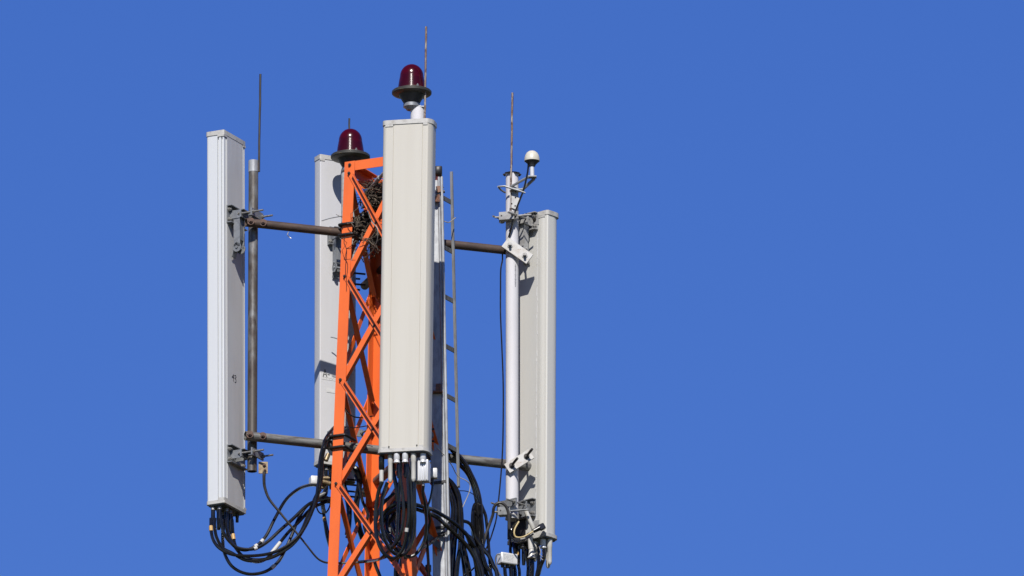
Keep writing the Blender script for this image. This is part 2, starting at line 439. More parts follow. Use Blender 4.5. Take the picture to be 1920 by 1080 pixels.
# clamp plates on the right mast
def clamp(px, py, ang, hl, hw, t, material, t_parent, boltdx, long_bolts):
    c = P(px, py, YR - .052); a = R(ang)
    x = V((math.cos(a), 0, math.sin(a))); z = V((-math.sin(a), 0, math.cos(a)))
    b = MB(); b.box(c, x, (0, 1, 0), z, hl, t, hw); pl = obj('clamp_plate', b, material, t_parent)
    for s in (-1, 1):
        q = c + x * boltdx * s + V((0, -t, 0)); b = MB()
        b.cyl(q, q + V((0, -.004, 0)), .0165, n=18); b.bolt(q + V((0, -.004, 0)), (0, -1, 0), .010, .010)
        dl = V((.42, -.8, .30)).normalized() if long_bolts else V((0, -1, 0))
        b.cyl(q + V((0, -.008, 0)), q + V((0, -.008, 0)) + dl * (.022 + long_bolts), .0075, n=10)
        b.cyl(q + V((0, 2 * t, 0)), q + V((0, .17, 0)), .006, n=10)
        obj('bolt', b, M['bolt'] if long_bolts else M['bolt_pale'], pl)
clamp(970, 470.5, -36, .087, .033, .010, M['plate_white'], tA, .052, 0)
clamp(973.5, 865, 33, .082, .030, .008, M['plate_white'], tB, .050, .05)

# ------------------------------------------------------------------ panel antennas
def rounded(pts, k=4):
    """pts: (u, n, radius) corner list -> polygon with rounded corners"""
    out = []; m = len(pts)
    for i in range(m):
        p = V((pts[i][0], pts[i][1])); r = pts[i][2]
        a = V((pts[i - 1][0], pts[i - 1][1])); c = V((pts[(i + 1) % m][0], pts[(i + 1) % m][1]))
        if r <= 0: out.append((p.x, p.y)); continue
        da, dc = (a - p).normalized(), (c - p).normalized()
        p0, p1 = p + da * r, p + dc * r
        for j in range(k + 1):
            t = j / k
            q = p0 * (1 - t) ** 2 + p * 2 * t * (1 - t) + p1 * t * t
            out.append((q.x, q.y))
    return out
def groove(u, n, du, dn, wdt, dep):
    """notch in a profile edge at (u,n); (du,dn) = walking direction, cut to its left"""
    lx, ly = -dn, du
    return [(u - du * wdt / 2, n - dn * wdt / 2, 0), (u - du * wdt / 2 + lx * dep, n - dn * wdt / 2 + ly * dep, 0),
            (u + du * wdt / 2 + lx * dep, n + dn * wdt / 2 + ly * dep, 0), (u + du * wdt / 2, n + dn * wdt / 2, 0)]
class Frame:
    """origin on the back's bottom centre; u along the back, n out of the back, z up the antenna"""
    def __init__(s, bot, top, u):
        s.o = V(bot); s.z = (V(top) - V(bot)); s.L = s.z.length; s.z.normalize()
        u = V(u); s.u = (u - s.z * u.dot(s.z)).normalized(); s.n = s.u.cross(s.z).normalized()
    def p(s, u, n, z): return s.o + s.u * u + s.n * n + s.z * z
def prism(mb, fr, prof, z0, z1, smooth=False):
    a = [fr.p(u, n, z0) for u, n in prof]; c = [fr.p(u, n, z1) for u, n in prof]
    ar = sum(prof[i - 1][0] * prof[i][1] - prof[i][0] * prof[i - 1][1] for i in range(len(prof)))
    return mb.loft([a, c], True, smooth, flip=(ar * fr.u.cross(fr.n).dot(fr.z) < 0))
def offset(prof, e):
    cx = sum(p[0] for p in prof) / len(prof); cy = sum(p[1] for p in prof) / len(prof)
    us = [p[0] for p in prof]; ns = [p[1] for p in prof]
    hu, hn = (max(us) - min(us)) / 2, (max(ns) - min(ns)) / 2
    mu, mn = (max(us) + min(us)) / 2, (max(ns) + min(ns)) / 2
    return [(mu + (p[0] - mu) * (1 + e / hu), mn + (p[1] - mn) * (1 + e / hn)) for p in prof]

def antenna(fr, prof, capprof, cover, backprof, back, label, capm, tabs):
    t = thing('panel_antenna', fr.o, label, 'antenna', 'panel antennas round the tower head')
    o = obj('cover', prism(MB(), fr, prof, .012, fr.L - .012), cover, t)
    if backprof: obj('back_panel', prism(MB(), fr, backprof, .02, fr.L - .02), back, t)
    for nm, z0, z1, sg in (('bottom_cap', 0, .020, 1), ('top_cap', fr.L - .026, fr.L, -1)):
        mb = MB()
        prism(mb, fr, capprof, z0, z1)
        if sg > 0:
            prism(mb, fr, offset(capprof, -.008), z0 - .003, z0)
        for (u0, u1, n0, n1) in tabs:
            zb = (z1 if sg > 0 else z0); hh = .012 * sg
            mb.hexa(fr.p(u0, n0, zb), fr.u * (u1 - u0), fr.n * (n1 - n0), fr.z * hh)
        c = obj(nm, mb, capm, t)
        if sg > 0:
            prof_in = offset(capprof, -.0085); m2 = MB(); prism(m2, fr, prof_in, z0 - .0075, z0 - .0035); obj('seal_plate', m2, M['dark_seal'], c)
    return t

def conn(t, p, kind, L_=None):
    """one connector under an antenna, hanging down from p"""
    p = V(p); d = V((0, 0, -1)); b = MB()
    if kind == 'cap':                                           # long white protective cap
        L_ = L_ or .15
        b.lathe(p, [(.0155, 0), (.0155, .045), (.0135, .048), (.0128, L_ - .02), (.010, L_ - .006), (.004, L_)], 18, d); return obj('port_cap', b, M['plastic_white'], t)
    if kind == 'blackcap':
        b.lathe(p, [(.0165, 0), (.0165, .07), (.013, .075), (.0125, .08)], 18, d); o = obj('port_plug', b, M['cable'], t)
        b = MB(); b.lathe(p + d * .081, [(.0122, 0), (.0122, .06), (.008, .074), (.003, .078)], 18, d); obj('plug_tip', b, M['plastic_white'], o); return o
    if kind == 'silver':
        b.lathe(p, [(.017, 0), (.0175, .03), (.0155, .034), (.0155, .042), (.018, .046), (.018, .052)], 18, d); return obj('connector', b, M['silver'], t)
    if kind == 'din':                                            # dark plug with zinc collar
        b.lathe(p, [(.012, 0), (.0135, .004), (.0135, .02), (.010, .023)], 14, d); o = obj('connector', b, M['bolt_pale'], t)
        b = MB(); b.lathe(p + d * .024, [(.0118, 0), (.0122, .05), (.0105, .09), (.009, .10)], 14, d); obj('boot', b, M['cable'], o); return o
    if kind == 'stub':
        b.lathe(p, [(.011, 0), (.011, .02), (.009, .022), (.009, .05)], 14, d); return obj('connector', b, M['bolt'], t)

def bracket(t, fr, z, upole, npole, rp, mat_, arm=False, uoff=-.02, hw=.10):
    """channel bolted on the back, jaw clamp and threaded rods round the mast"""
    b = MB()
    b.hexa(fr.p(-hw, .0012, z - .052), fr.u * (2 * hw), fr.n * .005, fr.z * .104)
    b.hexa(fr.p(-hw, .0065, z + .047), fr.u * (2 * hw), fr.n * .026, fr.z * .005)
    b.hexa(fr.p(-hw, .0065, z - .052), fr.u * (2 * hw), fr.n * .026, fr.z * .005)
    o = obj('mount_bracket', b, mat_, t)
    b = MB()
    for uu in (-hw + .018, hw - .018):
        for dz in (.03, -.03): b.bolt(fr.p(uu, .0065, z + dz), fr.n, .011, .010, .014)
    obj('bolt', b, M['bolt_pale'], o)
    # clevis
    b = MB()
    n1 = npole - rp - .012
    for uu in (uoff - .034, uoff + .030):
        b.hexa(fr.p(uu, .0067, z - .024), fr.u * .004, fr.n * (n1 - .0067), fr.z * .048)
    # inner jaw
    b.hexa(fr.p(upole - .07, n1, z - .022), fr.u * .14, fr.n * .010, fr.z * .044)
    b.hexa(fr.p(upole - .07, n1 + .010, z + .018), fr.u * .14, fr.n * .016, fr.z * .004)
    # outer jaw
    n2 = npole + rp + .003
    b.hexa(fr.p(upole - .07, n2, z - .022), fr.u * .14, fr.n * .009, fr.z * .044)
    b.hexa(fr.p(upole - .07, n2 - .016, z - .022), fr.u * .022, fr.n * .016, fr.z * .004)
    obj('clamp_jaw', b, mat_, o)
    b = MB()
    for uu in (upole - .058, upole + .058):
        b.cyl(fr.p(uu, n1 - .018, z), fr.p(uu, n2 + .075, z), .0055, n=10)
        b.bolt(fr.p(uu, n2 + .009, z), fr.n, .0105, .010)
        b.bolt(fr.p(uu, n1, z), -fr.n, .0105, .010)
    obj('threaded_rod', b, M['bolt_pale'], o)
    if arm:
        b = MB()
        for uu in (uoff - .030, uoff + .022):
            o0 = fr.p(uu, .028, z + .012); 
            b.hexa(o0, fr.u * .004, fr.n * .040, -fr.z * .205)
            cc = fr.p(uu, .048, z - .195)
            b.cyl(cc, cc + fr.u * .0045, .027, n=24)
        b.hexa(fr.p(uoff - .026, .060, z + .0), fr.u * .048, fr.n * .005, -fr.z * .15)
        b.cyl(fr.p(uoff - .036, .048, z - .195), fr.p(uoff + .032, .048, z - .195), .008, n=12)
        b.cyl(fr.p(uoff - .036, .046, z - .165), fr.p(uoff + .032, .046, z - .165), .006, n=12)
        # second, slanting strap down to the rear plate
        b.hexa(fr.p(uoff - .024, .030, z - .17), fr.u * .046, fr.n * .005, -fr.z * .075 - fr.n * .02)
        obj('tilt_arm', b, mat_, o)
    return o

# --- left antenna (its back faces the mast, a narrow side faces the camera)
W = .262; D_ = .112
uL = V((.447, .894, 0))
topc = P(419.5, 243, -.214) + uL * (W / 2); botc = P(420.5, 942, -.214) + uL * (W / 2)
frL = Frame(botc, topc, uL)
hw = W / 2
def prof_box(W, D, rad_back, rad_front, grooves=True):
    h = W / 2
    pts = [(-h, 0, rad_back), (-h + .03, 0, 0)]
    pts = [(h, 0, rad_back), (h, -D, rad_front), (-h, -D, rad_front)]
    out = list(pts)
    if grooves:
        # side u=-h walked from front to back (direction +n): grooves cut towards +u (right of walk)
        for nn_ in (-.036, -.012):
            out += [(-h, nn_ - .0042, 0), (-h + .010, nn_ - .0042, 0), (-h + .010, nn_ + .0042, 0), (-h, nn_ + .0042, 0)]
    out += [(-h, 0, rad_back)]
    if grooves:
        for uu in (-h + .020, -h + .032, h - .032, h - .014):
            out += [(uu - .0036, 0, 0), (uu - .0036, -.008, 0), (uu + .0036, -.008, 0), (uu + .0036, 0, 0)]
    return rounded(out)
pL = prof_box(W, D_, .004, .016)
capL = offset(rounded([(hw, 0, .01), (hw, -D_, .018), (-hw, -D_, .018), (-hw, 0, .01)]), .004)
tabsL = [(-hw - .0045, -hw + .035, -.002, .0035), (hw - .03, hw + .0035, -.002, .0035), (-hw - .0042, -hw + .002, -.038, -.0025)]
ant_l = antenna(frL, pL, capL, M['radome_cool'], rounded([(-hw + .037, 0.0, 0), (hw - .037, 0, 0), (hw - .037, .0022, 0), (-hw + .037, .0022, 0)]), M['back_cool'],
                'tall white panel antenna at far left showing its grey back and narrow side', M['cap'], tabsL)
# mast position in its frame
q = V((lp0.x, YL, frL.o.z)) - frL.o
upl, npl = q.dot(frL.u), q.dot(frL.n)
zt = lambda py, fr, Y: P(438, py, Y).z
bracket(ant_l, frL, P(438, 409, -.10).z - frL.o.z, upl, npl, .0275, M['bracket'], True, -.035)
bracket(ant_l, frL, P(438, 858, -.10).z - frL.o.z, upl, npl, .0275, M['bracket'], False, -.03)
# hand written number on the back
b = MB(); c0 = frL.p(.0, .0026, P(438, 710, -.10).z - frL.o.z)
def stroke(mb, fr, c, pts, wd):
    for (a0, a1), (b0, b1) in zip(pts[:-1], pts[1:]):
        p = c + fr.u * a0 + fr.z * a1; q_ = c + fr.u * b0 + fr.z * b1; d = (q_ - p); s_ = fr.n.cross(d).normalized() * wd
        mb.hexa(p - s_ - d * .06, d * 1.12, s_ * 2, fr.n * .0006)
stroke(b, frL, c0, [(-.012, .002), (-.038, .0), (-.02, .018)], .0022); stroke(b, frL, c0, [(-.02, .018), (-.018, -.020)], .0022)
stroke(b, frL, c0, [(-.008, .017), (.006, .021), (.012, .012), (.0, .003), (.012, -.006), (.010, -.018), (-.004, -.022)], .0022)
obj('hand_written_number', b, M['ink'], ant_l)
for uu, nn_, kd in ((-.105, -.085, 'din'), (-.10, -.045, 'din'), (-.055, -.075, 'din'), (-.045, -.03, 'din'), (.0, -.03, 'din'), (.01, -.08, 'din'), (.05, -.05, 'din'), (.085, -.03, 'stub')):
    conn(ant_l, frL.p(uu, nn_, -.007), kd)

# --- front antenna (its smooth front faces the camera)
WF, DF = .286, .115
YF = -.83
uF = V((-.975, .22, 0)).normalized(); nF = V((-uF.y * -1, -uF.x, 0))
topf, botf = P(763.5, 224, YF), P(754.5, 846.5, YF)
frF = Frame(botf + nF * DF, topf + nF * DF, uF)
h = WF / 2
front = [(h, -.01, .01), (h, -DF + .01, .028), (h - .03, -DF, .01)]
pts = [(-h, 0, .012), (h, 0, .012), (h, -DF + .012, .016), (h - .02, -DF, .006)]
for uu in (h - .066, -h + .052):
    pts += [(uu + .0022, -DF, 0), (uu + .0018, -DF + .004, 0), (uu - .0018, -DF + .004, 0), (uu - .0022, -DF, 0)]
pts += [(-h + .022, -DF, .006), (-h, -DF + .03, .022)]
pF = rounded(pts, 12)
capF = offset(rounded([(-h, 0, .012), (h, 0, .012), (h, -DF + .012, .02), (h - .02, -DF, .01), (-h + .026, -DF, .01), (-h, -DF + .032, .02)], 5), .0045)
tabsF = [(h - .062, h - .018, -DF - .004, -DF + .002), (-h + .024, -h + .05, -DF - .004, -DF + .002)]
ant_f = antenna(frF, pF, capF, M['radome_warm'], None, None, 'tall cream panel antenna with flat face in front of the orange tower', M['cap'], tabsF)
q = V((.152, -.57, frF.o.z)) - frF.o
for py in (330, 780):
    bracket(ant_f, frF, (P(760, py, YF).z - frF.o.z), q.dot(frF.u), q.dot(frF.n), .042, M['bracket'], False, 0.0, .07)
b = MB()
for uu in (.078, -.083): b.bolt(frF.p(uu, -DF, .032), -frF.n, .004, .003)
obj('screw', b, M['bolt'], ant_f)
def under_f(px, n_): 
    x = (px - 733) / S; return frF.p((x - frF.o.x - frF.n.x * n_) / frF.u.x, n_, -.0075)
conn(ant_f, under_f(718, -.06), 'blackcap')
conn(ant_f, under_f(734.5, -.075), 'cap', .16)
conn(ant_f, under_f(746.5, -.095), 'silver')
conn(ant_f, under_f(762, -.095), 'silver')
conn(ant_f, under_f(777.5, -.085), 'cap', .165)
conn(ant_f, under_f(795, -.075), 'silver')
for px in (750, 763): conn(ant_f, under_f(px, -.04), 'din')

# --- right antenna (its back faces the mast)
WR, DR = .292, .115
uR = V((.75, -.66, 0)).normalized()
nearR_t, nearR_b = P(1027, 393, .275), P(1024, 1004, .275)
frR = Frame(nearR_b - uR * (WR / 2), nearR_t - uR * (WR / 2), uR)
h = WR / 2
pts = [(h, -DR, .03), (-h, -DR, .03), (-h, 0, .01)]
pts = [(-h, 0, .01), (h - .062, 0, 0), (h - .059, .0012, 0), (h - .030, .0012, 0), (h - .027, 0, 0), (h - .001, 0, .010), (h, -DR, .07), (-h, -DR, .05)]
pR = rounded(pts, 16)
capR = offset(rounded([(-h, 0, .012), (h - .006, 0, .012), (h, -.012, .01), (h, -DR, .05), (-h, -DR, .05)], 5), .004)
ant_r = antenna(frR, pR, capR, M['radome_grey'], None, None, 'tall grey white panel antenna at far right behind the white mast', M['cap'], [(h - .075, h - .02, -.002, .0035)])
q = V((XR, YR, frR.o.z)) - frR.o
upr, npr = q.dot(frR.u), q.dot(frR.n)
bracket(ant_r, frR, P(985, 418, .36).z - frR.o.z, upr, npr, .0365, M['bracket_pale'], True, .0, .075)
bracket(ant_r, frR, P(975, 955, .36).z - frR.o.z, upr, npr, .0365, M['bracket'], False, .0, .07)
# mounting plate near its top with one bolt, and tear-off seam of old sealant
b = MB(); zp = P(1014, 412, .33).z - frR.o.z
b.hexa(frR.p(h - .118, .0012, zp - .03), frR.u * .052, frR.n * .006, frR.z * .062)
b.hexa(frR.p(h - .16, .0012, zp - .085), frR.u * .05, frR.n * .005, frR.z * .115)
o = obj('top_plate', b, M['bracket_pale'], ant_r)
b = MB(); b.bolt(frR.p(h - .092, .0075, zp), frR.n, .009, .008, .012); obj('bolt', b, M['bolt'], o)
b = MB(); zp = P(1014, 985, .33).z - frR.o.z
b.hexa(frR.p(h - .10, .0012, zp - .03), frR.u * .05, frR.n * .005, frR.z * .055); obj('bottom_plate', b, M['bracket_pale'], ant_r)
b = MB(); zz0 = P(965, 1016, .38).z - frR.o.z
b.hexa(frR.p(-h + .003, .0012, .03), frR.u * .135, frR.n * .004, frR.z * .155); obj('mast_shadow_plate', b, M['black_steel'], ant_r)  # thin dark plate added in place of the mast's cast shadow
b = MB(); random.seed(11); z = .06
while z < frR.L - .12:
    l = random.uniform(.008, .05)
    if random.random() < .62: b.hexa(frR.p(h - .079 + random.uniform(-.003, .003), .0004, z), frR.u * random.uniform(.003, .007), frR.n * .0012, frR.z * l)
    z += l + random.uniform(.004, .03)
b.hexa(frR.p(h - .0785, .0002, .06), frR.u * .003, frR.n * .0007, frR.z * (frR.L - .18)); obj('sealant_bead', b, M['paper'], ant_r)
conn(ant_r, frR.p(.035, -.03, -.007), 'cap', .12)
conn(ant_r, frR.p(.098, -.030, -.007), 'silver')
conn(ant_r, frR.p(.125, -.055, -.007), 'cap', .15)
conn(ant_r, frR.p(.095, -.075, -.007), 'cap', .16)
for uu, nn_ in ((-.09, -.03), (-.05, -.03), (-.01, -.04), (-.06, -.08)): conn(ant_r, frR.p(uu, nn_, -.007), 'din')

# --- rear antenna (behind the left tower leg)
WB, DB = .212, .080
uB = V((.88, .475, 0)).normalized()
nb_t, nb_b = P(600.5, 289, .56), P(599.5, 868, .56)
frB = Frame(nb_b + uB * (WB / 2), nb_t + uB * (WB / 2), uB)
h = WB / 2
pB = rounded([(h, 0, .01), (h, -DB, .02), (-h, -DB, .02), (-h, 0, .007)])
capB = offset(rounded([(h, 0, .01), (h, -DB, .022), (-h, -DB, .022), (-h, 0, .009)]), .003)
ant_b = antenna(frB, pB, capB, M['radome_pale'], None, None, 'tall pale panel antenna partly hidden behind the left tower leg', M['cap'], [(-h - .002, -h + .028, -.002, .003)])
q = V((-.246, .46, frB.o.z)) - frB.o
upb, npb = q.dot(frB.u), q.dot(frB.n)
bracket(ant_b, frB, P(625, 448, .63).z - frB.o.z, upb, npb, .0425, M['galv'], True, -.01, .06)
bracket(ant_b, frB, P(625, 830, .63).z - frB.o.z, upb, npb, .0425, M['galv'], False, -.0, .06)
b = MB(); zs = P(617, 706, .64).z - frB.o.z
b.hexa(frB.p(-.094, .0006, zs - .037), frB.u * .105, frB.n * .0007, frB.z * .075); st = obj('sticker', b, M['paper'], ant_b)
b = MB(); c0 = frB.p(-.094 + .016, .0015, zs - .001)
stroke(b, frB, c0, [(-.008, -.020), (.004, .022)], .0022); stroke(b, frB, c0, [(.004, .022), (.016, -.020)], .0022); stroke(b, frB, c0, [(-.003, -.006), (.011, -.006)], .0018)
stroke(b, frB, c0, [(.021, -.005), (.034, -.005)], .0022)
obj('lettering', b, M['ink'], st)
b = MB()
for k in range(9):
    b.hexa(frB.p(-.084 + k * .009, .0014, zs - .030 + (k % 2) * .004), frB.u * .006, frB.n * .0005, frB.z * .002)
obj('small_print', b, M['ink_grey'], st)
b = MB(); zs = P(620, 737, .64).z - frB.o.z
b.hexa(frB.p(-.062, .0006, zs - .012), frB.u * .07, frB.n * .0012, frB.z * .022); obj('torn_tape', b, M['paper'], ant_b)
for uu, nn_, kd in ((-.05, -.03, 'din'), (-.01, -.045, 'din'), (.03, -.03, 'din'), (.07, -.04, 'din')): conn(ant_b, frB.p(uu, nn_, -.007), kd)

# ------------------------------------------------------------------ warning beacons
def beacon(base, label):
    t = thing('warning_beacon', base, label, 'warning light', 'red warning beacons on the tower')
    b = MB(); b.lathe(base, [(.030, -.012), (.040, .0), (.048, .004), (.048, .022), (.044, .026)], 36); obj('collar', b, M['galv'], t)
    b = MB(); b.lathe(base, [(.045, .026), (.050, .034), (.068, .066), (.074, .076)], 40); obj('neck', b, M['beacon_under'], t)
    b = MB(); b.lathe(base, [(.074, .076), (.108, .080), (.1125, .084), (.113, .096), (.108, .101), (.092, .103), (.086, .106), (.085, .110), (.078, .111)], 48); fl = obj('flange', b, M['flange'], t)
    b = MB()
    for k in range(3):
        a = R(50 + 120 * k); c = base + V((math.cos(a) * .099, math.sin(a) * .099, .1015)); b.bolt(c, (0, 0, 1), .007, .008)
    obj('clip', b, M['bolt_pale'], fl)
    # ribbed red dome
    prof = [(.0785, .111)]
    nr = 30; z0, z1 = .112, .186
    for k in range(nr * 6 + 1):
        s = k / (nr * 6); z = z0 + (z1 - z0) * s
        r = .0785 - .0075 * s - .004 * s * s
        prof.append((r + .00011 * math.cos(s * nr * 2 * math.pi), z))
    rt = .0785 - .0115
    for k in range(1, 15):
        a = R(90) * k / 14; prof.append((rt * math.cos(a * .999), z1 + .072 * math.sin(a)))
    b = MB(); b.lathe(base, prof, 56); obj('lens_dome', b, M['red_glass'], t)
    return t
# beacon axes
def beacon_base(px, py_flange, Y): p = P(px, py_flange, Y); return p - V((0, 0, .098))
beacon_f = beacon(beacon_base(772, 171.5, -.58), 'dark red warning beacon, the higher of two, above the cream front antenna')
beacon_b = beacon(beacon_base(657, 292, .46), 'dark red warning beacon, the lower of two, above the left tower leg')
b = MB(); q = beacon_base(772, 171.5, -.58); b.box((q + fp1) / 2 + V((0, 0, .002)), (1, 0, 0), (0, 1, 0), (0, 0, 1), .034, .03, .008)
b.box(fp1 + V((0, 0, .003)), (1, 0, 0), (0, 1, 0), (0, 0, 1), .043, .04, .003)
obj('top_plate', b, M['galv_bright'], mast_f)

# ------------------------------------------------------------------ lightning rods
def rod(pt, pb, r, m, label, parts=None):
    b = MB(); pts = [pb + (pt - pb) * (k / 10) for k in range(11)]
    random.seed(int(pt.x * 1000)); 
    for k in range(1, 10): pts[k] = pts[k] + V((random.uniform(-.0012, .0012), random.uniform(-.0012, .0012), 0))
    b.tube(pts, r, 10)
    o = obj('lightning_rod', b, m); return tag(o, label, 'rod', 'lightning rods')
rod(P(488.3, 139, YL - .01), P(485.6, 322, YL - .01), 0.0066, M['rod_dark'], 'thin dark lightning rod on top of the left mast')
rod(P(799, 50, -.63), P(796, 262, -.63), 0.0066, M['rod_rust'], 'thin rusty lightning rod standing beside the higher red beacon')
rod(P(960.8, 174, YR - .042), P(957.2, 398, YR - .042), 0.0066, M['rod_rust'], 'thin rusty lightning rod on top of the white right mast')
rod(P(655, 222, .56), P(655, 330, .56), .0055, M['rod_dark'], 'short dark lightning rod tip poking up behind the lower red beacon')
# weld plate for the left rod
b = MB(); b.box(P(484.8, 313, YL - .008), (1, 0, 0), (0, 1, 0), (0, 0, 1), .005, .006, .024); obj('weld_plate', b, M['rust'], mast_l)

# ------------------------------------------------------------------ satellite timing antenna on the right mast
YG = .22
gb = P(998, 331, YG)
gps = thing('satellite_antenna', gb, 'small cream mushroom antenna on a bracket at the right mast top', 'antenna')
c = P(997.5, 301, YG)
b = MB(); b.lathe(c, [(.044, -.004), (.0445, .002), (.0435, .014), (.039, .031), (.031, .045), (.019, .0545), (.007, .058), (.001, .0585)], 36); obj('dome', b, M['dome_white'], gps)
b = MB(); b.lathe(c, [(.014, -.036), (.019, -.034), (.021, -.026), (.036, -.010), (.0425, -.005)], 36); obj('base', b, M['beacon_under'], gps)
b = MB(); b.cyl(gb + V((0, 0, .0)), c + V((0, 0, -.034)), .0125, n=20); obj('stem', b, M['silver'], gps)
b = MB(); aw = V((-.115, .02, 0)); 
b.box(gb + V((0, 0, -.003)), (1, 0, 0), (0, 1, 0), (0, 0, 1), .024, .022, .003)
pb_ = P(958, 353, YR - .045)
b.tube([gb + V((-.02, -.015, -.006)), pb_ + V((.0, 0, .01))], .0075, 6); b.tube([gb + V((.012, .02, -.006)), P(979, 356, YR + .01)], .009, 6)
b.box(P(969, 357, YR - .048), (1, 0, 0), (0, 1, 0), (0, 0, 1), .034, .03, .003)
obj('arm', b, M['bracket'], gps)
b = MB(); y = YR - .046
quad = [P(957, 352, y), P(958, 389, y), P(966, 392, y), P(969, 392, y), P(975, 374, y), P(963, 352, y)]
f2 = [p + V((0, .005, 0)) for p in quad]; k = len(quad)
b.add(quad + f2, [tuple(range(k)), tuple(range(2 * k - 1, k - 1, -1))] + [(i, i + k, (i + 1) % k + k, (i + 1) % k) for i in range(k)])
b.hexa(P(955.5, 390, y - .014), V((.005, 0, 0)), V((0, .012, 0)), V((0, 0, .125)))
pl = obj('mount_plate', b, M['bracket_pale'], gps)
b = MB()
for px, py in ((966.5, 370.5), (966, 386), (959.5, 382)): b.cyl(P(px, py, y - .0015), P(px, py, y - .001), .0045, n=10); 
obj('hole', b, M['ink'], pl)
b = MB()
b.tube([P(934, 350, y - .02), P(946, 349, y - .03), P(958, 353, y - .03), P(975, 358, y - .03), P(985, 362, y - .03)], .0055, 8)
b.tube([P(934, 350, y - .02), P(939, 356, y + .02), P(947, 361, y + .05)], .0055, 8)
obj('u_bolt', b, M['bracket'], gps)
def cable(name, pts, r, m, label, cat='cable', group=None, k=8, n=8, flat=None, tapes=()):
    path = catmull([P(*p) for p in pts], k)
    rn = random.Random(len(label) + int(pts[0][0] * 7))
    b = MB(); b.tube(path, r, n, True, flat)
    o = obj(name, b, m); tag(o, label, cat, group)
    for (fr_, ln, tm) in tapes:
        i = int(fr_ * (len(path) - 2)); d = (path[i + 1] - path[i]).normalized()
        c = path[i]; t = MB(); t.cyl(c - d * ln / 2, c + d * ln / 2, r * 1.22, n=12); obj('tape_band', t, M[tm], o)
    return o
cable('antenna_lead', [(991, 306, YG), (989, 325, YG - .02), (982, 355, YR - .07), (975, 374, YR - .07), (966, 398, YR - .07), (958, 430, YR - .06), (952, 452, YR - .03)], .0055, M['cable'],
      'thin black lead running from the mushroom antenna down the white mast')
# sheet metal channel clamp on the right mast below the mushroom antenna
b = MB(); c = P(950, 404, YR - .075)
xd = V((.95, -.25, .0)).normalized(); yd = V((.25, .95, 0)).normalized()
b.box(c, xd, yd, (0, 0, 1), .045, .0025, .019); b.box(c + V((0, 0, -.021)) + yd * .022, xd, yd, (0, 0, 1), .045, .024, .002)
b.box(c + V((0, 0, .021)) + yd * .022, xd, yd, (0, 0, 1), .045, .024, .002)
b.cyl(c - xd * .075 + yd * .02, c + xd * .14 + yd * .02, .0055, n=10)
t = thing('mast_clamp', c, 'grey sheet metal clamp gripping the white mast just below the mushroom antenna', 'clamp', 'grey clamps on the white mast')
obj('channel', b, M['bracket_pale'], t)
b = MB(); b.cyl(c - xd * .03 - yd * .0032, c - xd * .03 - yd * .0027, .005, n=10); b.cyl(c + xd * .03 - yd * .0032, c + xd * .03 - yd * .0027, .005, n=10); obj('hole', b, M['ink'], t)
c = P(945, 957, YR - .07); b = MB()
b.box(c, xd, yd, (0, 0, 1), .036, .0025, .021); b.box(c + V((0, 0, -.023)) + yd * .022, xd, yd, (0, 0, 1), .036, .024, .002); b.cyl(c - xd * .06 + yd * .02, c + xd * .14 + yd * .02, .0055, n=10)
t = thing('mast_clamp', c, 'grey sheet metal clamp at the bottom end of the white mast', 'clamp', 'grey clamps on the white mast')
obj('channel', b, M['bracket'], t)
b = MB(); b.cyl(c - xd * .02 - yd * .0032, c - xd * .02 - yd * .0027, .005, n=10); obj('hole', b, M['ink'], t)

# ------------------------------------------------------------------ ladder
lr_t, lr_b = P(846.5, 322, .12), P(859.5, 905, .12)
ldir = V((-.47, -.88, 0)).normalized(); LWd = .15
lad = thing('ladder', V((lr_b.x, lr_b.y, 0)), 'narrow galvanised steel ladder up the right side of the tower', 'ladder')
axl = (lr_b - lr_t).normalized()
lr_end = lr_t + axl * (lr_t.z - .1) / -axl.z
for s, tp in ((0, lr_t), (1, lr_t + ldir * LWd + V((0, 0, -.10)))):
    e = lr_t + axl * ((905 - 322) / S / math.cos(ELEV) + .03) + (ldir * LWd if s else V((0, 0, 0)))
    b = MB(); b.box((tp + e) / 2, ldir, ldir.cross(axl), axl, .0055, .0075, (e - tp).length / 2); obj('rail', b, M['galv'], lad)
for k in range(7):
    c = lr_t + axl * ((379 - 322 + k * 93) / S / math.cos(ELEV))
    b = MB(); nx = V((.88, -.47, 0)); m_ = c + ldir * (LWd / 2) - nx * .008
    b.box(m_, ldir, nx, (0, 0, 1), LWd / 2 + .008, .0035, .013)
    b.box(m_ + V((0, 0, .0115)) - nx * .0155, ldir, nx, (0, 0, 1), LWd / 2 + .008, .012, .0015)
    obj('rung', b, M['galv_dull'], lad)

# ------------------------------------------------------------------ cable tray with conduits
YT = -.06
def tray_x(py): return 820 + (py - 340) * .0135
tray = thing('cable_tray', V((P(826, 1400, YT).x, YT, .3)), 'wide galvanised cable tray standing between front antenna and ladder', 'tray')
tt, tb = P(809, 338, YT), P(823, 1080, YT); ax = (tb - tt).normalized(); tend = tt + ax * 26.0
b = MB(); hwid = .034
zc = (tt + tend) / 2; hl = (tend - tt).length / 2; xr = V((1, 0, 0))
b.box(zc, xr, (0, 1, 0), ax, hwid, .003, hl); b.hexa(tt + xr * -hwid + V((0, .0032, 0)), xr * .003, V((0, .04, 0)), ax * 2 * hl); b.hexa(tt + xr * (hwid - .003) + V((0, .0032, 0)), xr * .003, V((0, .04, 0)), ax * 2 * hl)
obj('channel', b, M['galv_bright'], tray)
for dx, r in ((.0416, .0075), (.0577, .0085)):
    b = MB(); b.cyl(tt + xr * dx + V((0, -.004, .02)), tend + xr * dx + V((0, -.004, 0)), r, n=14); obj('conduit', b, M['galv_bright'], tray)
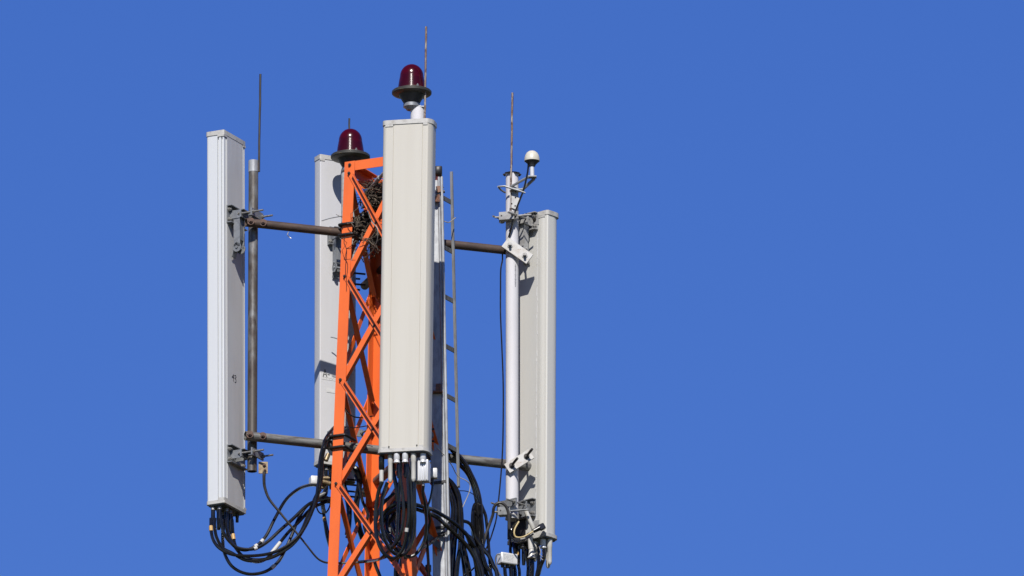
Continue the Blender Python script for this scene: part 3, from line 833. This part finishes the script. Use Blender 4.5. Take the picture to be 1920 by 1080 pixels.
b = MB(); b.bbox(P(822.5, 321, YT + .0), xr, (0, 1, 0), (0, 0, 1), .020, .03, .024, .005); obj('end_cap', b, M['black_steel'], tray)
b = MB(); q = P(822, 355, YT - .02)
b.box(q, (1, 0, .15), (0, 1, 0), (-.15, 0, 1), .012, .008, .018); b.box(P(819, 372, YT - .03), (1, .4, 0), (-.4, 1, 0), (0, 0, 1), .014, .012, .022); obj('clip', b, M['clip_rust'], tray)
b = MB(); b.box(P(821, 735, YT - .022), xr, (0, 1, 0), (0, 0, 1), .028, .018, .004); b.box(P(822, 728, YT - .01), xr, (0, 1, 0), (0, 0, 1), .014, .004, .026); obj('clip', b, M['clip_rust'], tray)
for py in (990, 1002, 905):
    c = P(822 + (py - 1000) * .012, py, YT); b = MB()
    b.box(c + V((.005, -.009, 0)), (1, 0, .14), (0, 1, 0), (-.14, 0, 1), .042, .004, .0075); obj('strap', b, M['black_steel'], tray)
b = MB(); a0 = P(795, 992, YT - .10); a1 = P(826, 1018, YT - .03); b.angle(a0, a1, V((0, 0, -1)), V((0, 1, 0)), .045, .04, .004)
sup = obj('support_angle', b, M['galv_dull'], tray)
# dark bolt at the tray's top
b = MB(); b.cyl(P(826, 360, YT), P(834, 359, YT), .009, n=12); b.tube([P(826, 355, YT), P(832, 351, YT)], .003, 6); b.tube([P(827, 380, YT), P(829, 385, YT), P(831, 385, YT)], .003, 6); obj('pin', b, M['black_steel'], tray)

# ------------------------------------------------------------------ galvanised stay in the tower head
b = MB(); b.cyl(P(728, 315, -.30), P(684, 364, .02), .0095, n=14); b.cyl(P(712, 332.5, -.185), P(706, 339.5, -.14), .0135, n=14)
tag(obj('stay_rod', b, M['galv_bright']), 'pale steel stay rod slanting across the tower top above the nest', 'rod')

# ------------------------------------------------------------------ bird nest and stray wires
random.seed(21); b = MB()
ctr = P(713, 377, -.03)
def twig(c, l, r, bend=.25, tilt=1.0):
    d = V((random.gauss(0, 1), random.gauss(0, 1), random.gauss(0, .45) * tilt)).normalized(); u, w_ = perp(d)
    k = random.uniform(-bend, bend) * l; k2 = random.uniform(-bend, bend) * l
    b.tube([c - d * l / 2, c - d * l / 6 + u * k, c + d * l / 6 + u * k + w_ * k2, c + d * l / 2 + w_ * k2 * .4], lambda s: r * (1 - .5 * abs(s - .5)), 5)
for _ in range(240):
    a = random.uniform(0, 2 * math.pi); rr = .095 * math.sqrt(random.random())
    c = ctr + V((math.cos(a) * rr, math.sin(a) * rr, random.uniform(-.055, .075) + rr * .25))
    twig(c, random.uniform(.07, .17), random.uniform(.0018, .0034))
for _ in range(70):
    c = P(random.uniform(655, 715), random.uniform(400, 470), random.uniform(-.18, .12)); twig(c, random.uniform(.06, .20), random.uniform(.0014, .003), .4, 2.5)
for (cc, rad, zr, cnt) in ((ctr + V((0, .02, -.01)), .085, .05, 420), (P(675, 428, .03), .06, .06, 220), (P(700, 440, .0), .05, .05, 140)):
    for _ in range(cnt):
        q = V((random.gauss(0, 1), random.gauss(0, 1), random.gauss(0, 1))).normalized() * random.random() ** .4
        twig(cc + V((q.x * rad, q.y * rad, q.z * zr)), random.uniform(.05, .13), random.uniform(.002, .004))
tag(obj('bird_nest', b, M['twig']), 'ragged bird nest of dry twigs lodged inside the tower head', 'nest')
def wire(pts, r, m, label, group=None): return cable('loose_wire', pts, r, m, label, 'wire', group, 6, 6)
wire([(603, 414, -.17), (620, 409, -.17), (642, 405, -.16)], .003, M['galv'], 'straight stiff wire sticking out left of the tower leg above the rusty crossbar')
wire([(541, 435, -.16), (539, 440, -.17), (542, 444, -.16), (546, 447, -.16)], .0025, M['wire_pale'], 'tiny white wire curl hanging under the rusty crossbar')
wire([(829, 413, .0), (836, 416, .0), (842, 417, .02), (849, 412, .06), (854, 408, .08)], .003, M['wire_pale'], 'white bent wire caught between cable tray and ladder rail')
wire([(817, 838, -.1), (828, 848, -.08), (840, 862, -.05), (848, 874, 0), (858, 892, .06), (874, 901, .08), (881, 909, .1), (880, 922, .1), (872, 941, .1), (866, 953, .08), (860, 957, .06)], .0028, M['wire_pale'], 'thin white wire trailing from the tray past the ladder foot')
wire([(860, 920, .1), (874, 921, .1), (886, 926, .1), (895, 936, .1), (902, 948, .1)], .0026, M['cable'], 'thin black wire bowing between ladder foot and cable bundle')
wire([(648, 440, -.19), (645, 455, -.19), (650, 470, -.19), (648, 500, -.19), (648, 520, -.19)], .0022, M['cable'], 'thin black wire hanging down the face of left tower leg')
wire([(690, 395, -.2), (697, 415, -.2), (708, 430, -.25), (706, 455, -.2), (694, 475, -.1), (680, 486, .0)], .003, M['wire_pale'], 'pale looping wire dangling out of the bird nest')
wire([(672, 470, .1), (676, 480, .1), (682, 492, .1)], .003, M['cable'], 'short black wire hanging inside tower below rusty crossbar')
wire([(646, 765, -.1), (660, 780, -.1), (680, 783, -.1), (700, 780, -.1)], .004, M['cable'], 'thin black cord strung across the tower above lower crossbar')
wire([(646, 800, -.1), (665, 802, -.12), (685, 799, -.1), (696, 797, -.1)], .003, M['cable'], 'thin black cord sagging just above lower crossbar inside tower')
wire([(620, 632, .52), (629, 634, .52), (640, 639, .50), (636, 646, .52), (633, 655, .52), (636, 664, .52), (643, 668, .50)], .0032, M['galv'], 'bent grey wire curling beside left tower leg before the pale antenna')  # wire added to draw the shadow of twigs on the antenna

# ------------------------------------------------------------------ cables: left antenna
ca = dict(group='black feeder cables looping under the left antenna')
zoff = lambda pts: [(370 + x / 3.6, 780 + y / 3.6, Y) for x, y, Y in pts]
def LC(pts, label, r=.0095, tapes=(), m='cable'): return cable('feeder_cable', zoff(pts), r, M[m], label, tapes=tapes, **ca)
LC([(92, 690, -.22), (94, 780, -.23), (112, 845, -.24), (160, 900, -.25), (250, 938, -.25), (400, 942, -.23), (530, 915, -.20), (640, 850, -.18), (720, 760, -.17), (790, 600, -.165), (818, 450, -.16), (828, 300, -.155), (858, 170, -.14), (915, 85, -.02), (960, 50, .08)],
   'feeder cable from the left end of left antenna, passing over the lower crossbar into tower', tapes=((.06, .03, 'tape_yellow'),))
LC([(118, 690, -.17), (116, 740, -.18), (130, 820, -.19), (172, 890, -.21), (235, 925, -.22), (330, 975, -.22), (440, 972, -.21), (560, 925, -.19), (660, 850, -.17), (740, 720, -.165), (806, 560, -.16), (838, 420, -.15), (846, 280, -.145), (872, 185, -.13), (930, 115, .0), (970, 80, .1)],
   'second feeder cable hugging the outermost one beside lower crossbar and tower leg')
LC([(157, 690, -.19), (175, 780, -.19), (220, 850, -.19), (280, 892, -.19), (380, 897, -.18), (470, 852, -.15), (560, 770, -.11), (650, 690, -.06), (740, 605, -.01), (810, 572, .04), (900, 555, .09)],
   'feeder cable curving up in the shallowest loop toward the tower leg', tapes=((.42, .02, 'tape_white'),))
LC([(172, 700, -.12), (172, 850, -.15), (185, 930, -.17), (230, 1010, -.18), (300, 1055, -.18), (380, 1067, -.17), (470, 1045, -.15), (545, 985, -.12), (590, 910, -.09), (640, 800, -.05), (690, 680, .0), (760, 590, .05), (880, 560, .1)],
   'feeder cable hanging in the lowest and deepest loop of the bunch', tapes=((.14, .02, 'tape_white'), (.55, .03, 'tape_white')))
LC([(205, 700, -.08), (212, 800, -.10), (262, 895, -.13), (320, 955, -.15), (400, 985, -.15), (470, 960, -.14), (530, 890, -.10), (610, 790, -.06), (690, 710, -.01), (770, 625, .04), (880, 575, .08)],
   'feeder cable with long silver tape wrap in the middle of loops', tapes=((.62, .09, 'tape_white'),))
LC([(234, 700, -.05), (245, 830, -.07), (272, 905, -.10), (330, 960, -.13), (450, 968, -.14), (560, 928, -.12), (640, 860, -.08), (700, 780, -.03), (750, 660, .02), (800, 540, .08), (830, 500, .12)],
   'feeder cable from the right end of left antenna with yellow tape', tapes=((.10, .035, 'tape_yellow'),))
LC([(196, 690, -.15), (200, 770, -.16), (240, 870, -.17), (320, 905, -.16), (405, 872, -.14), (465, 808, -.11), (525, 690, -.06), (595, 570, .02), (675, 498, .12), (750, 468, .24), (820, 465, .36)],
   'feeder cable arching up to the white box under the pale rear antenna', tapes=((.40, .02, 'tape_white'), (.46, .022, 'tape_white')))
cable('earth_strap', zoff([(452, 378, YL - .03), (450, 420, YL - .03), (455, 480, -.17), (485, 560, -.16), (560, 655, -.15), (640, 752, -.14), (720, 850, -.12), (800, 950, -.08), (850, 984, -.04), (900, 991, .0), (1010, 992, .02), (1120, 985, .0), (1190, 980, -.06), (1270, 955, -.16)]),
      lambda s: .0135 - .0060 * min(1, s * 2.2), M['strap'], 'flat grey earth strap hanging from the left mast end down to the tower', n=10, flat=.75)

# rear antenna leads and white box
def box_thing(name, c, hx, hy, hz, m, label, cat, yaw=0, bv=.004, extra=None):
    x = V((math.cos(yaw), math.sin(yaw), 0)); y = V((-math.sin(yaw), math.cos(yaw), 0))
    t = thing(name, V(c) - V((0, 0, hz)), label, cat)
    obj('case', MB().bbox(c, x, y, (0, 0, 1), hx, hy, hz, bv), m, t)
    return t, x, y
t, x, y = box_thing('amplifier_box', P(592, 902, .40), .034, .03, .024, M['white_box'], 'small white box among cables just left of the tower leg', 'box', R(14))
b = MB(); b.cyl(P(600, 905, .38), P(612, 903, .38), .01, n=12); b.cyl(P(596, 912, .38), P(596, 921, .38), .011, n=12); obj('connector', b, M['brass'], t)
def junk(pts, m, name, label, cat):
    b = MB()
    for (px, py, Y, r, dx, dz, l) in pts:
        c = P(px, py, Y); d = V((dx, .2, dz)).normalized(); b.cyl(c - d * l, c + d * l, r, n=12); b.cyl(c + d * l, c + d * (l + .008), r * .6, n=10)
    return tag(obj(name, b, M[m]), label, cat)
junk([(609, 897, .2, .013, 1, .1, .02), (611, 905, .18, .014, 1, -.2, .025), (606, 912, .2, .012, .6, .8, .015), (613, 858, .2, .014, .3, .9, .02)], 'brass', 'cable_coupler', 'cluster of tarnished brass couplers beside tower leg near the white box', 'connector')
junk([(608, 935, .12, .012, 1, .25, .022), (613, 940, .14, .013, .9, .1, .02), (600, 930, .1, .014, .9, .5, .03)], 'galv_dull', 'cable_coupler', 'cluster of dull grey couplers beside tower leg where feeders enter', 'connector')
junk([(606, 948, .1, .010, .1, -1, .02), (608, 955, .1, .007, .3, -1, .018)], 'bolt_pale', 'cable_coupler', 'small silver plug dangling below the grey couplers at tower leg', 'connector')
gr = 'short leads under the pale rear antenna'
cable('jumper_cable', [(607, 872, .62), (606, 890, .5), (612, 910, .35), (603, 935, .25), (607, 965, .2), (612, 1000, .2), (617, 1020, .2), (628, 1060, .2), (632, 1140, .15)], .0085, M['cable'], 'black lead with yellow tape dropping beside the tower leg', group=gr, tapes=((.55, .022, 'tape_yellow'),))
cable('jumper_cable', [(617, 872, .64), (618, 890, .55), (614, 905, .45), (612, 925, .3), (605, 945, .28), (612, 985, .25), (620, 1015, .25), (632, 1060, .25), (640, 1140, .2)], .008, M['cable'], 'plain black lead dropping close behind the taped one at tower leg', group=gr)
cable('jumper_cable', [(595, 940, .15), (594, 952, .15), (600, 962, .15), (610, 962, .15), (618, 950, .15), (622, 930, .15)], .0042, M['cable'], 'thin black lead making a small hoop left of tower leg', group=gr)
cable('jumper_cable', [(640, 872, .62), (642, 900, .5), (650, 930, .3), (655, 960, .25), (652, 1000, .25), (650, 1004, .25)], .016, M['cable'], 'thick black lead behind the left tower leg inside the tower', group=gr)
cable('jumper_cable', [(648, 860, .2), (670, 900, .15), (680, 940, .12), (690, 965, .1), (683, 985, .1), (690, 1010, .1)], .009, M['cable'], 'black lead slanting across inside tower below lower crossbar', group=gr)
cable('jumper_cable', [(655, 880, .2), (668, 880, .18), (674, 905, .2), (668, 950, .2), (672, 985, .22), (680, 1010, .25)], .017, M['cable_old'], 'thick dark lead beside rear tower leg inside the tower', group=gr)

# ------------------------------------------------------------------ dark gear inside the tower
t, x, y = box_thing('junction_box', P(737, 962, .10), .046, .05, .085, M['black_steel'], 'black junction box inside the tower behind hanging cable loops', 'box', R(28))
b = MB(); b.cyl(P(731, 990, .04), P(731, 1002, .04), .012, n=12); b.cyl(P(743, 990, .04), P(743, 999, .04), .012, n=12); obj('cable_gland', b, M['galv_dull'], t)
t, x, y = box_thing('filter_unit', P(690, 425, .12), .05, .05, .07, M['black_steel'], 'black unit inside the tower head under the bird nest', 'box', R(20))
b = MB(); b.bolt(P(683, 428, .05), (0, -1, 0), .008, .008); b.bolt(P(698, 433, .05), (0, -1, 0), .008, .008); obj('bolt', b, M['bolt_pale'], t)

# ------------------------------------------------------------------ front antenna boxes and cables
t, x, y = box_thing('amplifier_box', P(795, 884, YF + .05), .0305, .03, .062, M['silver'], 'silver ribbed box hanging under right corner of cream front antenna', 'box', R(-14), .003)
c = P(795, 884, YF + .05)
b = MB()
for k in (-.022, -.006, .006, .022): b.hexa(c + x * k - y * .0345 + V((0, 0, -.058)) - x * .002, x * .004, y * .004, V((0, 0, .116)))
obj('rib', b, M['silver'], t)
b = MB(); b.cyl(c + V((0, 0, .0625)), c + V((0, 0, .082)), .017, n=20); obj('connector', b, M['bolt_pale'], t); b = MB(); b.cyl(c + V((-.004, 0, -.0625)), c + V((-.004, 0, -.085)), .0085, n=12); obj('connector', b, M['bolt_pale'], t)
t, x, y = box_thing('amplifier_box', P(813, 888, YF + .22), .0215, .02, .028, M['white_box'], 'small plain white box just right of the silver ribbed box', 'box', R(-6), .003)
b = MB(); c = P(813, 888, YF + .22); b.cyl(c + V((-.006, 0, -.0285)), c + V((-.006, 0, -.055)), .008, n=12); b.cyl(c + V((.008, 0, .0285)), c + V((.008, 0, .036)), .005, n=10); obj('connector', b, M['bolt'], t)

cf = 'black cables hanging under the cream front antenna'
f2 = lambda pts: [(700 + x / 8.31, 840 + y / 8.31, Y) for x, y, Y in pts]
def FC(pts, label, r=.0088, tapes=(), m='cable'): return cable('jumper_cable', pts, r, M[m], label, group=cf, tapes=tapes)
FC([(717, 903, YF + .06), (709, 925, YF + .08), (704, 965, YF + .1), (706, 1005, YF + .1), (718, 1035, YF + .1), (737, 1047, YF + .12), (757, 1036, YF + .14), (768, 1005, YF + .14), (772, 960, YF + .1), (771, 905, YF + .08), (763, 868, YF + .07)], 'outer left loop of black cable under cream front antenna', .0105)
FC([(726, 905, YF + .12), (717, 935, YF + .12), (715, 975, YF + .13), (721, 1010, YF + .14), (736, 1035, YF + .16), (752, 1038, YF + .18), (766, 1022, YF + .2), (776, 990, YF + .2), (777, 940, YF + .12), (777, 902, YF + .05)], 'inner left loop of black cable under cream front antenna', .0105)
FC([(748, 866, YF + .035), (749, 885, YF + .035), (752, 905, YF + .04), (756, 935, YF + .05), (757, 965, YF + .06), (752, 1000, YF + .08), (741, 1022, YF + .12), (728, 1034, YF + .2), (712, 1048, YF + .3), (690, 1052, -.2), (672, 1054, -.16)], 'black cable dropping from left silver socket and sweeping left below loops', .0088)
FC([(762, 866, YF + .035), (764, 890, YF + .035), (766, 930, YF + .04), (766, 965, YF + .05), (763, 990, YF + .06), (758, 1020, YF + .08), (748, 1040, YF + .1), (733, 1052, YF + .14)], 'black cable with white tape dropping from right silver socket', .0088, ((.60, .022, 'tape_white'),))
FC([(777, 904, YF + .05), (777, 940, YF + .06), (778, 980, YF + .08), (774, 1012, YF + .1), (762, 1036, YF + .1), (748, 1044, YF + .12)], 'black cable dropping from the white cap nearest the silver box', .0088)
FC([(794, 909, YF + .06), (793, 925, YF + .08), (797, 945, YF + .12), (799, 965, YF + .16), (799, 995, YF + .2), (793, 1020, YF + .22), (778, 1040, YF + .22), (757, 1046, YF + .22)], 'black cable dropping from the bottom of silver ribbed box', .0088, m='cable_old')
FC([(811, 905, YF + .22), (810, 920, YF + .22), (806, 938, YF + .22), (801, 955, YF + .22), (800, 990, YF + .24), (803, 1040, YF + .3), (806, 1090, YF + .36)], 'black cable dropping from the bottom of small white box', .0065)
FC([(735, 868, -.3), (738, 890, -.3), (744, 920, -.3), (742, 960, -.28), (722, 990, -.26), (728, 1008, -.26), (742, 1030, -.25), (752, 1046, -.25)], 'black cable crossing behind the hanging loops toward tower foot', .012)
FC([(712, 978, -.34), (722, 960, -.36), (742, 945, -.38), (768, 944, -.36), (792, 950, -.32), (812, 956, -.2), (830, 966, -.15), (850, 979, -.06), (868, 995, .0), (883, 1014, .06), (895, 1037, .12), (908, 1065, .15), (918, 1100, .15), (925, 1200, .12)], 'thick black cable arching from tower front across tray to right bundle', .0115)
FC([(714, 984, -.30), (730, 962, -.32), (758, 950, -.34), (790, 958, -.30), (819, 970, -.17), (836, 985, -.14), (853, 1001, -.06), (871, 1018, .0), (885, 1037, .04), (894, 1058, .06), (902, 1100, .08), (905, 1200, .08)], 'second thick black cable running below it across tray to right bundle', .0115)
FC([(760, 1043, YF + .2), (775, 1042, YF + .24), (790, 1028, YF + .3), (805, 1020, -.3), (818, 1010, -.2), (832, 1003, -.1)], 'black cable swinging low from loops toward the cable tray', .009)
FC([(800, 945, -.4), (806, 975, -.35), (800, 1010, -.3), (803, 1060, -.28), (803, 1120, -.25)], 'black cable hanging straight down left of the cable tray', .0075)
FC([(702, 1052, -.2), (705, 1062, -.2), (712, 1080, -.2), (722, 1110, -.2), (730, 1180, -.15)], 'black cable leaving downward beside the rear tower leg', .010)
rq = random.Random(31)
for k in range(2):
    x0 = 752 + k * 22; dY = -.60 + .14 * k; xl = rq.uniform(712, 742); yb = rq.uniform(1020, 1062)
    FC([(x0, 862, dY), (x0 - 2, 900, dY + .02), (x0 - rq.uniform(2, 12), 960, dY + .04), ((x0 + xl) / 2 + 10, yb - 14, dY + .05), ((x0 + xl) / 2, yb, dY + .06), (xl, yb - 22, dY + .08), (xl - 8, 985, dY + .12), (xl + 2, 950, dY + .16), (xl + 26, 925, dY + .2)],
       'dull black cable in the tangle behind the two left loops', .0095)
for k in range(2):
    FC([(752 + 22 * k, 930, -.1 + .04 * k), (735 + 12 * k, 975, -.12), (748 + 10 * k, 1020, -.14), (742 + 8 * k, 1075, -.12), (746 + 8 * k, 1160, -.1)], 'black cable running down inside tower behind the hanging tangle', .012)
t, x, y = box_thing('cable_gland_block', P(803, 1066, -.28), .017, .02, .018, M['black_steel'], 'small black gland block on the cable left of tray foot', 'connector', 0, .004)
b = MB(); b.cyl(P(803, 1060, -.28), P(803, 1056, -.28), .009, n=10); obj('gland', b, M['black_steel'], t)

# ------------------------------------------------------------------ right hand cable bundles
z5 = lambda pts: [(810 + x / 7.714, 940 + y / 7.714, Y) for x, y, Y in pts]
z4 = lambda pts: [(810 + x / 7.714, 820 + y / 7.714, Y) for x, y, Y in pts]
gb1 = 'black feeder cables bundled between tray and ladder foot'
lab1 = 'black feeder cable of the tight bundle beside the cable tray'
random.seed(5)
def tail(px, Y, drift=-14):
    return [(px + drift * .5, 1160, Y), (px + drift, 1300, Y), (px + drift, 1500, Y)]
starts = [((232, 590), (300, 655), (372, 765), (410, 900), (433, 1060), (440, 300), (428, 500), (410, 700), (372, 1000)),
          ((225, 610), (285, 670), (345, 790), (385, 930), (402, 1080), (400, 300), (398, 480), (395, 660), (345, 1010)),
          ((232, 650), (300, 745), (345, 870), (362, 1000), (365, 1080), (358, 300), (350, 470), (335, 640), (310, 1000)),
          ((225, 700), (278, 800), (318, 900), (335, 1010), (338, 1100), (335, 320), (325, 500), (310, 660), (285, 1000)),
          ((230, 740), (280, 850), (305, 960), (315, 1060), (318, 1110), (308, 330), (300, 500), (285, 660), (262, 1000)),
          ((230, 760), (268, 860), (288, 960), (296, 1060), (298, 1110), (286, 330), (280, 500), (262, 660), (240, 1000))]
for j, s in enumerate(starts):
    Y = .06 + .035 * j * (-1) ** j * .4
    pts = [(824, 880 + j * 5, Y + .06)] + z4([(a, c, Y) for a, c in s[:4]]) + z5([(a, c, Y) for a, c in s[5:]])
    pts += tail(pts[-1][0] - 1, Y, -8)
    cable('feeder_cable', pts, .0085, M['cable'], lab1, group=gb1)
for j, (x0, x1, x2) in enumerate(((440, 470, 520), (455, 500, 555), (425, 440, 470))):
    Y = .12 + .03 * j
    pts = z4([(235, 660 + 20 * j, Y), (320, 720, Y), (390, 850, Y), (425, 1020, Y)]) + z5([(425 + 6 * j, 350, Y), (x0, 600, Y), (x1, 800, Y), (x2, 1080, Y)])
    pts += tail(pts[-1][0] + 2, Y, 6)
    cable('feeder_cable', pts, .0095, M['cable_old'], 'black feeder cable of the tight bundle that veers right at the bottom', group='black feeder cables veering right beside the tray')
gb2 = 'black feeder cables arching from ladder to right bundle'
lab2 = 'black feeder cable arching out from behind the ladder into right bundle'
arch = [[(215, 95), (300, 180), (400, 265), (500, 395), (572, 530), (640, 680), (690, 850), (712, 1000)],
        [(220, 120), (300, 210), (390, 290), (488, 415), (555, 545), (622, 690), (668, 860), (690, 1000)],
        [(230, 250), (330, 290), (420, 400), (500, 480), (555, 580), (605, 700), (642, 860), (662, 1000)],
        [(232, 270), (320, 330), (400, 410), (480, 490), (540, 590), (590, 715), (628, 870), (645, 1000)]]
dn = [[(722, 250), (738, 450), (742, 620), (722, 850), (716, 1080)], [(700, 260), (712, 430), (712, 600), (700, 800), (690, 1080)],
      [(680, 260), (690, 430), (686, 600), (672, 780), (668, 1080)], [(662, 260), (668, 430), (662, 620), (655, 800), (640, 1080)]]
for j in range(4):
    Y = .16 + .02 * j
    pts = [(826, 826 + 6 * j, .05)] + z4([(a, c, Y) for a, c in arch[j]]) + z5([(a, c, Y) for a, c in dn[j]])
    pts += tail(pts[-1][0] - 1, Y, -6)
    cable('feeder_cable', pts, .0088, M['cable'], lab2, group=gb2)
gb3 = 'black feeder cables looped in the right bundle'
def RC(pts, label, r=.009, m='cable', tapes=(), tl=None, name='feeder_cable'):
    p = z5(pts)
    if tl is not None: p += tail(p[-1][0], p[-1][2], tl)
    return cable(name, p, r, M[m], label, group=gb3, tapes=tapes)
for j, dx in enumerate((0, 22, 44)):
    Y = .20 + .02 * j
    RC([(690 - dx * .2, 1080, Y), (668 - dx * .2, 780, Y), (655 + dx * .2, 400, Y), (645 + dx * .1, 120, Y), (625, 40 + dx * .5, Y), (598 + dx * .3, 100, Y - .01), (584 + dx, 220, Y - .02), (588 + dx, 420, Y - .02), (608 + dx, 620, Y - .02), (640 + dx, 800, Y - .01), (672 + dx, 1080, Y)],
       'black feeder cable doubled over in a tall loop of the right bundle', tl=-4)
RC([(700, 20, .2), (735, 100, .2), (775, 210, .2), (798, 390, .2), (815, 600, .19), (832, 810, .18), (850, 1080, .16)], 'black feeder cable forming the right edge of right bundle', tl=8)
RC([(455, 285, .1), (520, 305, .11), (572, 360, .13), (610, 470, .15), (640, 640, .16), (690, 900, .16)], 'short black feeder cable bridging both right hand bundles', .0105, tl=4)
RC([(620, 520, .13), (690, 620, .14), (760, 710, .14), (830, 800, .14), (890, 940, .14), (945, 1085, .14)], 'thick black feeder cable slanting out right below the bundle', .0125, tl=14)
RC([(700, 640, .1), (740, 790, .1), (790, 950, .1), (860, 1090, .1)], 'black feeder cable with white tape leaving the bundle bottom right', .0105, tapes=((.60, .025, 'tape_white'),), tl=12)
RC([(470, 1060, .12), (530, 1030, .12), (590, 980, .12), (640, 930, .12)], 'thin black feeder cable joining both bundles near the bottom', .0045)
for j, (xa, xb, xc) in enumerate(((560, 620, 700), (530, 600, 650), (585, 640, 740))):
    RC([(470 + 20 * j, 440 + 25 * j, .07 + .02 * j), (xa, 560, .09), (xb, 760, .1), (xc, 1080, .1)], 'black feeder cable falling through the middle of right bundle', .0105, 'cable', tl=2)
cable('strap_band', [(955, 992, .17), (954, 968, .16), (950, 952, .15), (941, 943, .14), (932, 944, .14), (926, 952, .15), (924, 965, .17), (919, 980, .18), (912, 1000, .18), (906, 1022, .18)], .0125, M['strap'], 'flat dark strap looped over lower clamp of the white mast', 'strap', n=10, flat=.7)
cable('thin_lead', [(942, 476, .30), (942, 488, .29), (939, 505, .28), (938.5, 540, .28), (938.5, 590, .28), (941, 650, .28), (943.5, 720, .28), (943.5, 790, .28), (942, 850, .28), (938, 905, .27), (934, 945, .26), (930, 975, .25), (923, 1000, .23), (917, 1017, .21), (911, 1030, .2), (905, 1045, .2)], .0042, M['cable_old'], 'thin dark lead hanging the whole length left of white mast')

# ------------------------------------------------------------------ under the right antenna
gr4 = 'black cables under the right antenna'
def UC(pts, label, r=.0088, m='cable', tapes=(), drift=-20):
    pts = list(pts); 
    pts += [(pts[-1][0] + drift * .3, 1180, pts[-1][2]), (pts[-1][0] + drift, 1350, pts[-1][2])]
    return cable('jumper_cable', pts, r, M[m], label, group=gr4, tapes=tapes)
UC([(958, 1012, .46), (957, 1035, .42), (961, 1062, .4), (960, 1080, .4)], 'black cable right behind the white box below right antenna')
UC([(968, 1018, .44), (970, 1045, .40), (972, 1060, .38), (974, 1085, .38)], 'black cable with yellow tape just right of the white box', tapes=((.16, .03, 'tape_yellow'),))
UC([(963, 1018, .44), (966, 1040, .38), (964, 1060, .36), (966, 1085, .36)], 'black cable between white box and the yellow taped one', .0105)
UC([(984, 1016, .42), (986, 1040, .4), (990, 1060, .4), (989, 1085, .4)], 'slim black cable left of the white conical boot')
UC([(996, 1040, .36), (997, 1060, .36), (996, 1085, .36)], 'thick black cable emerging from the white conical boot', .0155)
UC([(1009, 1020, .34), (1010, 1045, .34), (1009, 1065, .34), (1005, 1090, .34)], 'black cable right of the white conical boot', .0095)
UC([(1020, 1030, .30), (1020, 1045, .30), (1014, 1060, .31), (1010, 1075, .32), (1004, 1095, .33)], 'black cable bending left from the silver socket of right antenna', .0115)
b = MB(); b.lathe(P(996.5, 1034, .34), [(.014, -.012), (.015, .0), (.017, .018), (.0225, .034), (.0235, .040)], 22, (0, 0, -1)); b.cyl(P(994, 1005, .34), P(996, 1030, .34), .0155, n=18)
tag(obj('cable_boot', b, M['plastic_white']), 'white conical cable boot below the right antenna', 'connector')
b = MB(); b.tube([P(985, 955, .24), P(991, 970, .245), P(998, 986, .25), P(1001, 995, .26)], .0125, 14)
tag(obj('loose_port_cap', b, M['plastic_white']), 'white tube leaning against lower part of right antenna', 'tube')
t, x, y = box_thing('amplifier_box', P(951, 1049, .30), .052, .03, .031, M['silver'], 'grey metal box with white label below the white mast', 'box', R(30), .003)
c = P(951, 1049, .30)
b = MB(); b.hexa(c - x * .047 - y * .0307 + V((0, 0, -.026)), x * .094, y * .0006, V((0, 0, .052))); lb = obj('label_plate', b, M['paper'], t)
b = MB(); random.seed(2)
for r_ in range(5):
    xx = -.04
    while xx < .02:
        l = random.uniform(.004, .014); b.hexa(c + x * xx - y * .0311 + V((0, 0, .016 - r_ * .008)), x * l, y * .0003, V((0, 0, .0018))); xx += l + .004
obj('small_print', b, M['ink_grey'], lb)
b = MB()
for k in (-.03, .0, .03): b.cyl(c + x * k + V((0, 0, -.0315)), c + x * k + V((0, 0, -.05)), .0105, n=14)
obj('connector', b, M['black_steel'], t)
UC([(946, 1063, .28), (947, 1075, .28), (948, 1095, .28)], 'black cable leaving the bottom left of label box', .0105)
UC([(957, 1063, .31), (958, 1078, .31), (958, 1095, .31)], 'black cable leaving the bottom right of label box', .0105)
cable('grey_wire', [(938, 1040, .25), (932, 1040, .25), (929, 1050, .25), (931, 1062, .25), (935, 1073, .25), (941, 1085, .25), (946, 1110, .25)], .0042, M['galv_dull'], 'thin grey wire bowing around the left side of label box', 'wire')
cable('yellow_wire', [(973, 978, .25), (966, 990, .24), (964, 1000, .235), (968, 1007, .235), (980, 1007, .23), (992, 1001, .23), (1003, 994, .23)], .005, M['yellow_wire'], 'yellow wire curving under the right antenna to a black plug', 'wire')
cable('jumper_cable', [(972, 975, .30), (960, 990, .22), (958, 1005, .22), (968, 1013, .21), (985, 1011, .21), (1000, 1001, .22)], .0055, M['cable'], 'thin black cable curving just below the yellow wire', group=gr4)
b = MB(); d = (P(1022, 985, .24) - P(1000, 996, .23)).normalized(); b.cyl(P(1000, 996, .23), P(1012, 990, .235), .012, .015, n=16); b.bbox(P(1016, 988, .24), d, d.cross(V((0, 1, 0))), (0, 1, 0), .018, .017, .015, .003)
tag(obj('cable_plug', b, M['cable']), 'black plug at the end of yellow wire by right antenna', 'connector')
b = MB(); b.tube([P(1011, 1025, .28), P(1014, 1035, .28), P(1012, 1040, .28), P(1017, 1044, .28), P(1013, 1046, .28), P(1018, 1050, .28)], .0028, 6)
tag(obj('loose_wire', b, M['wire_pale']), 'crumpled pale wire beside silver socket of right antenna', 'wire')
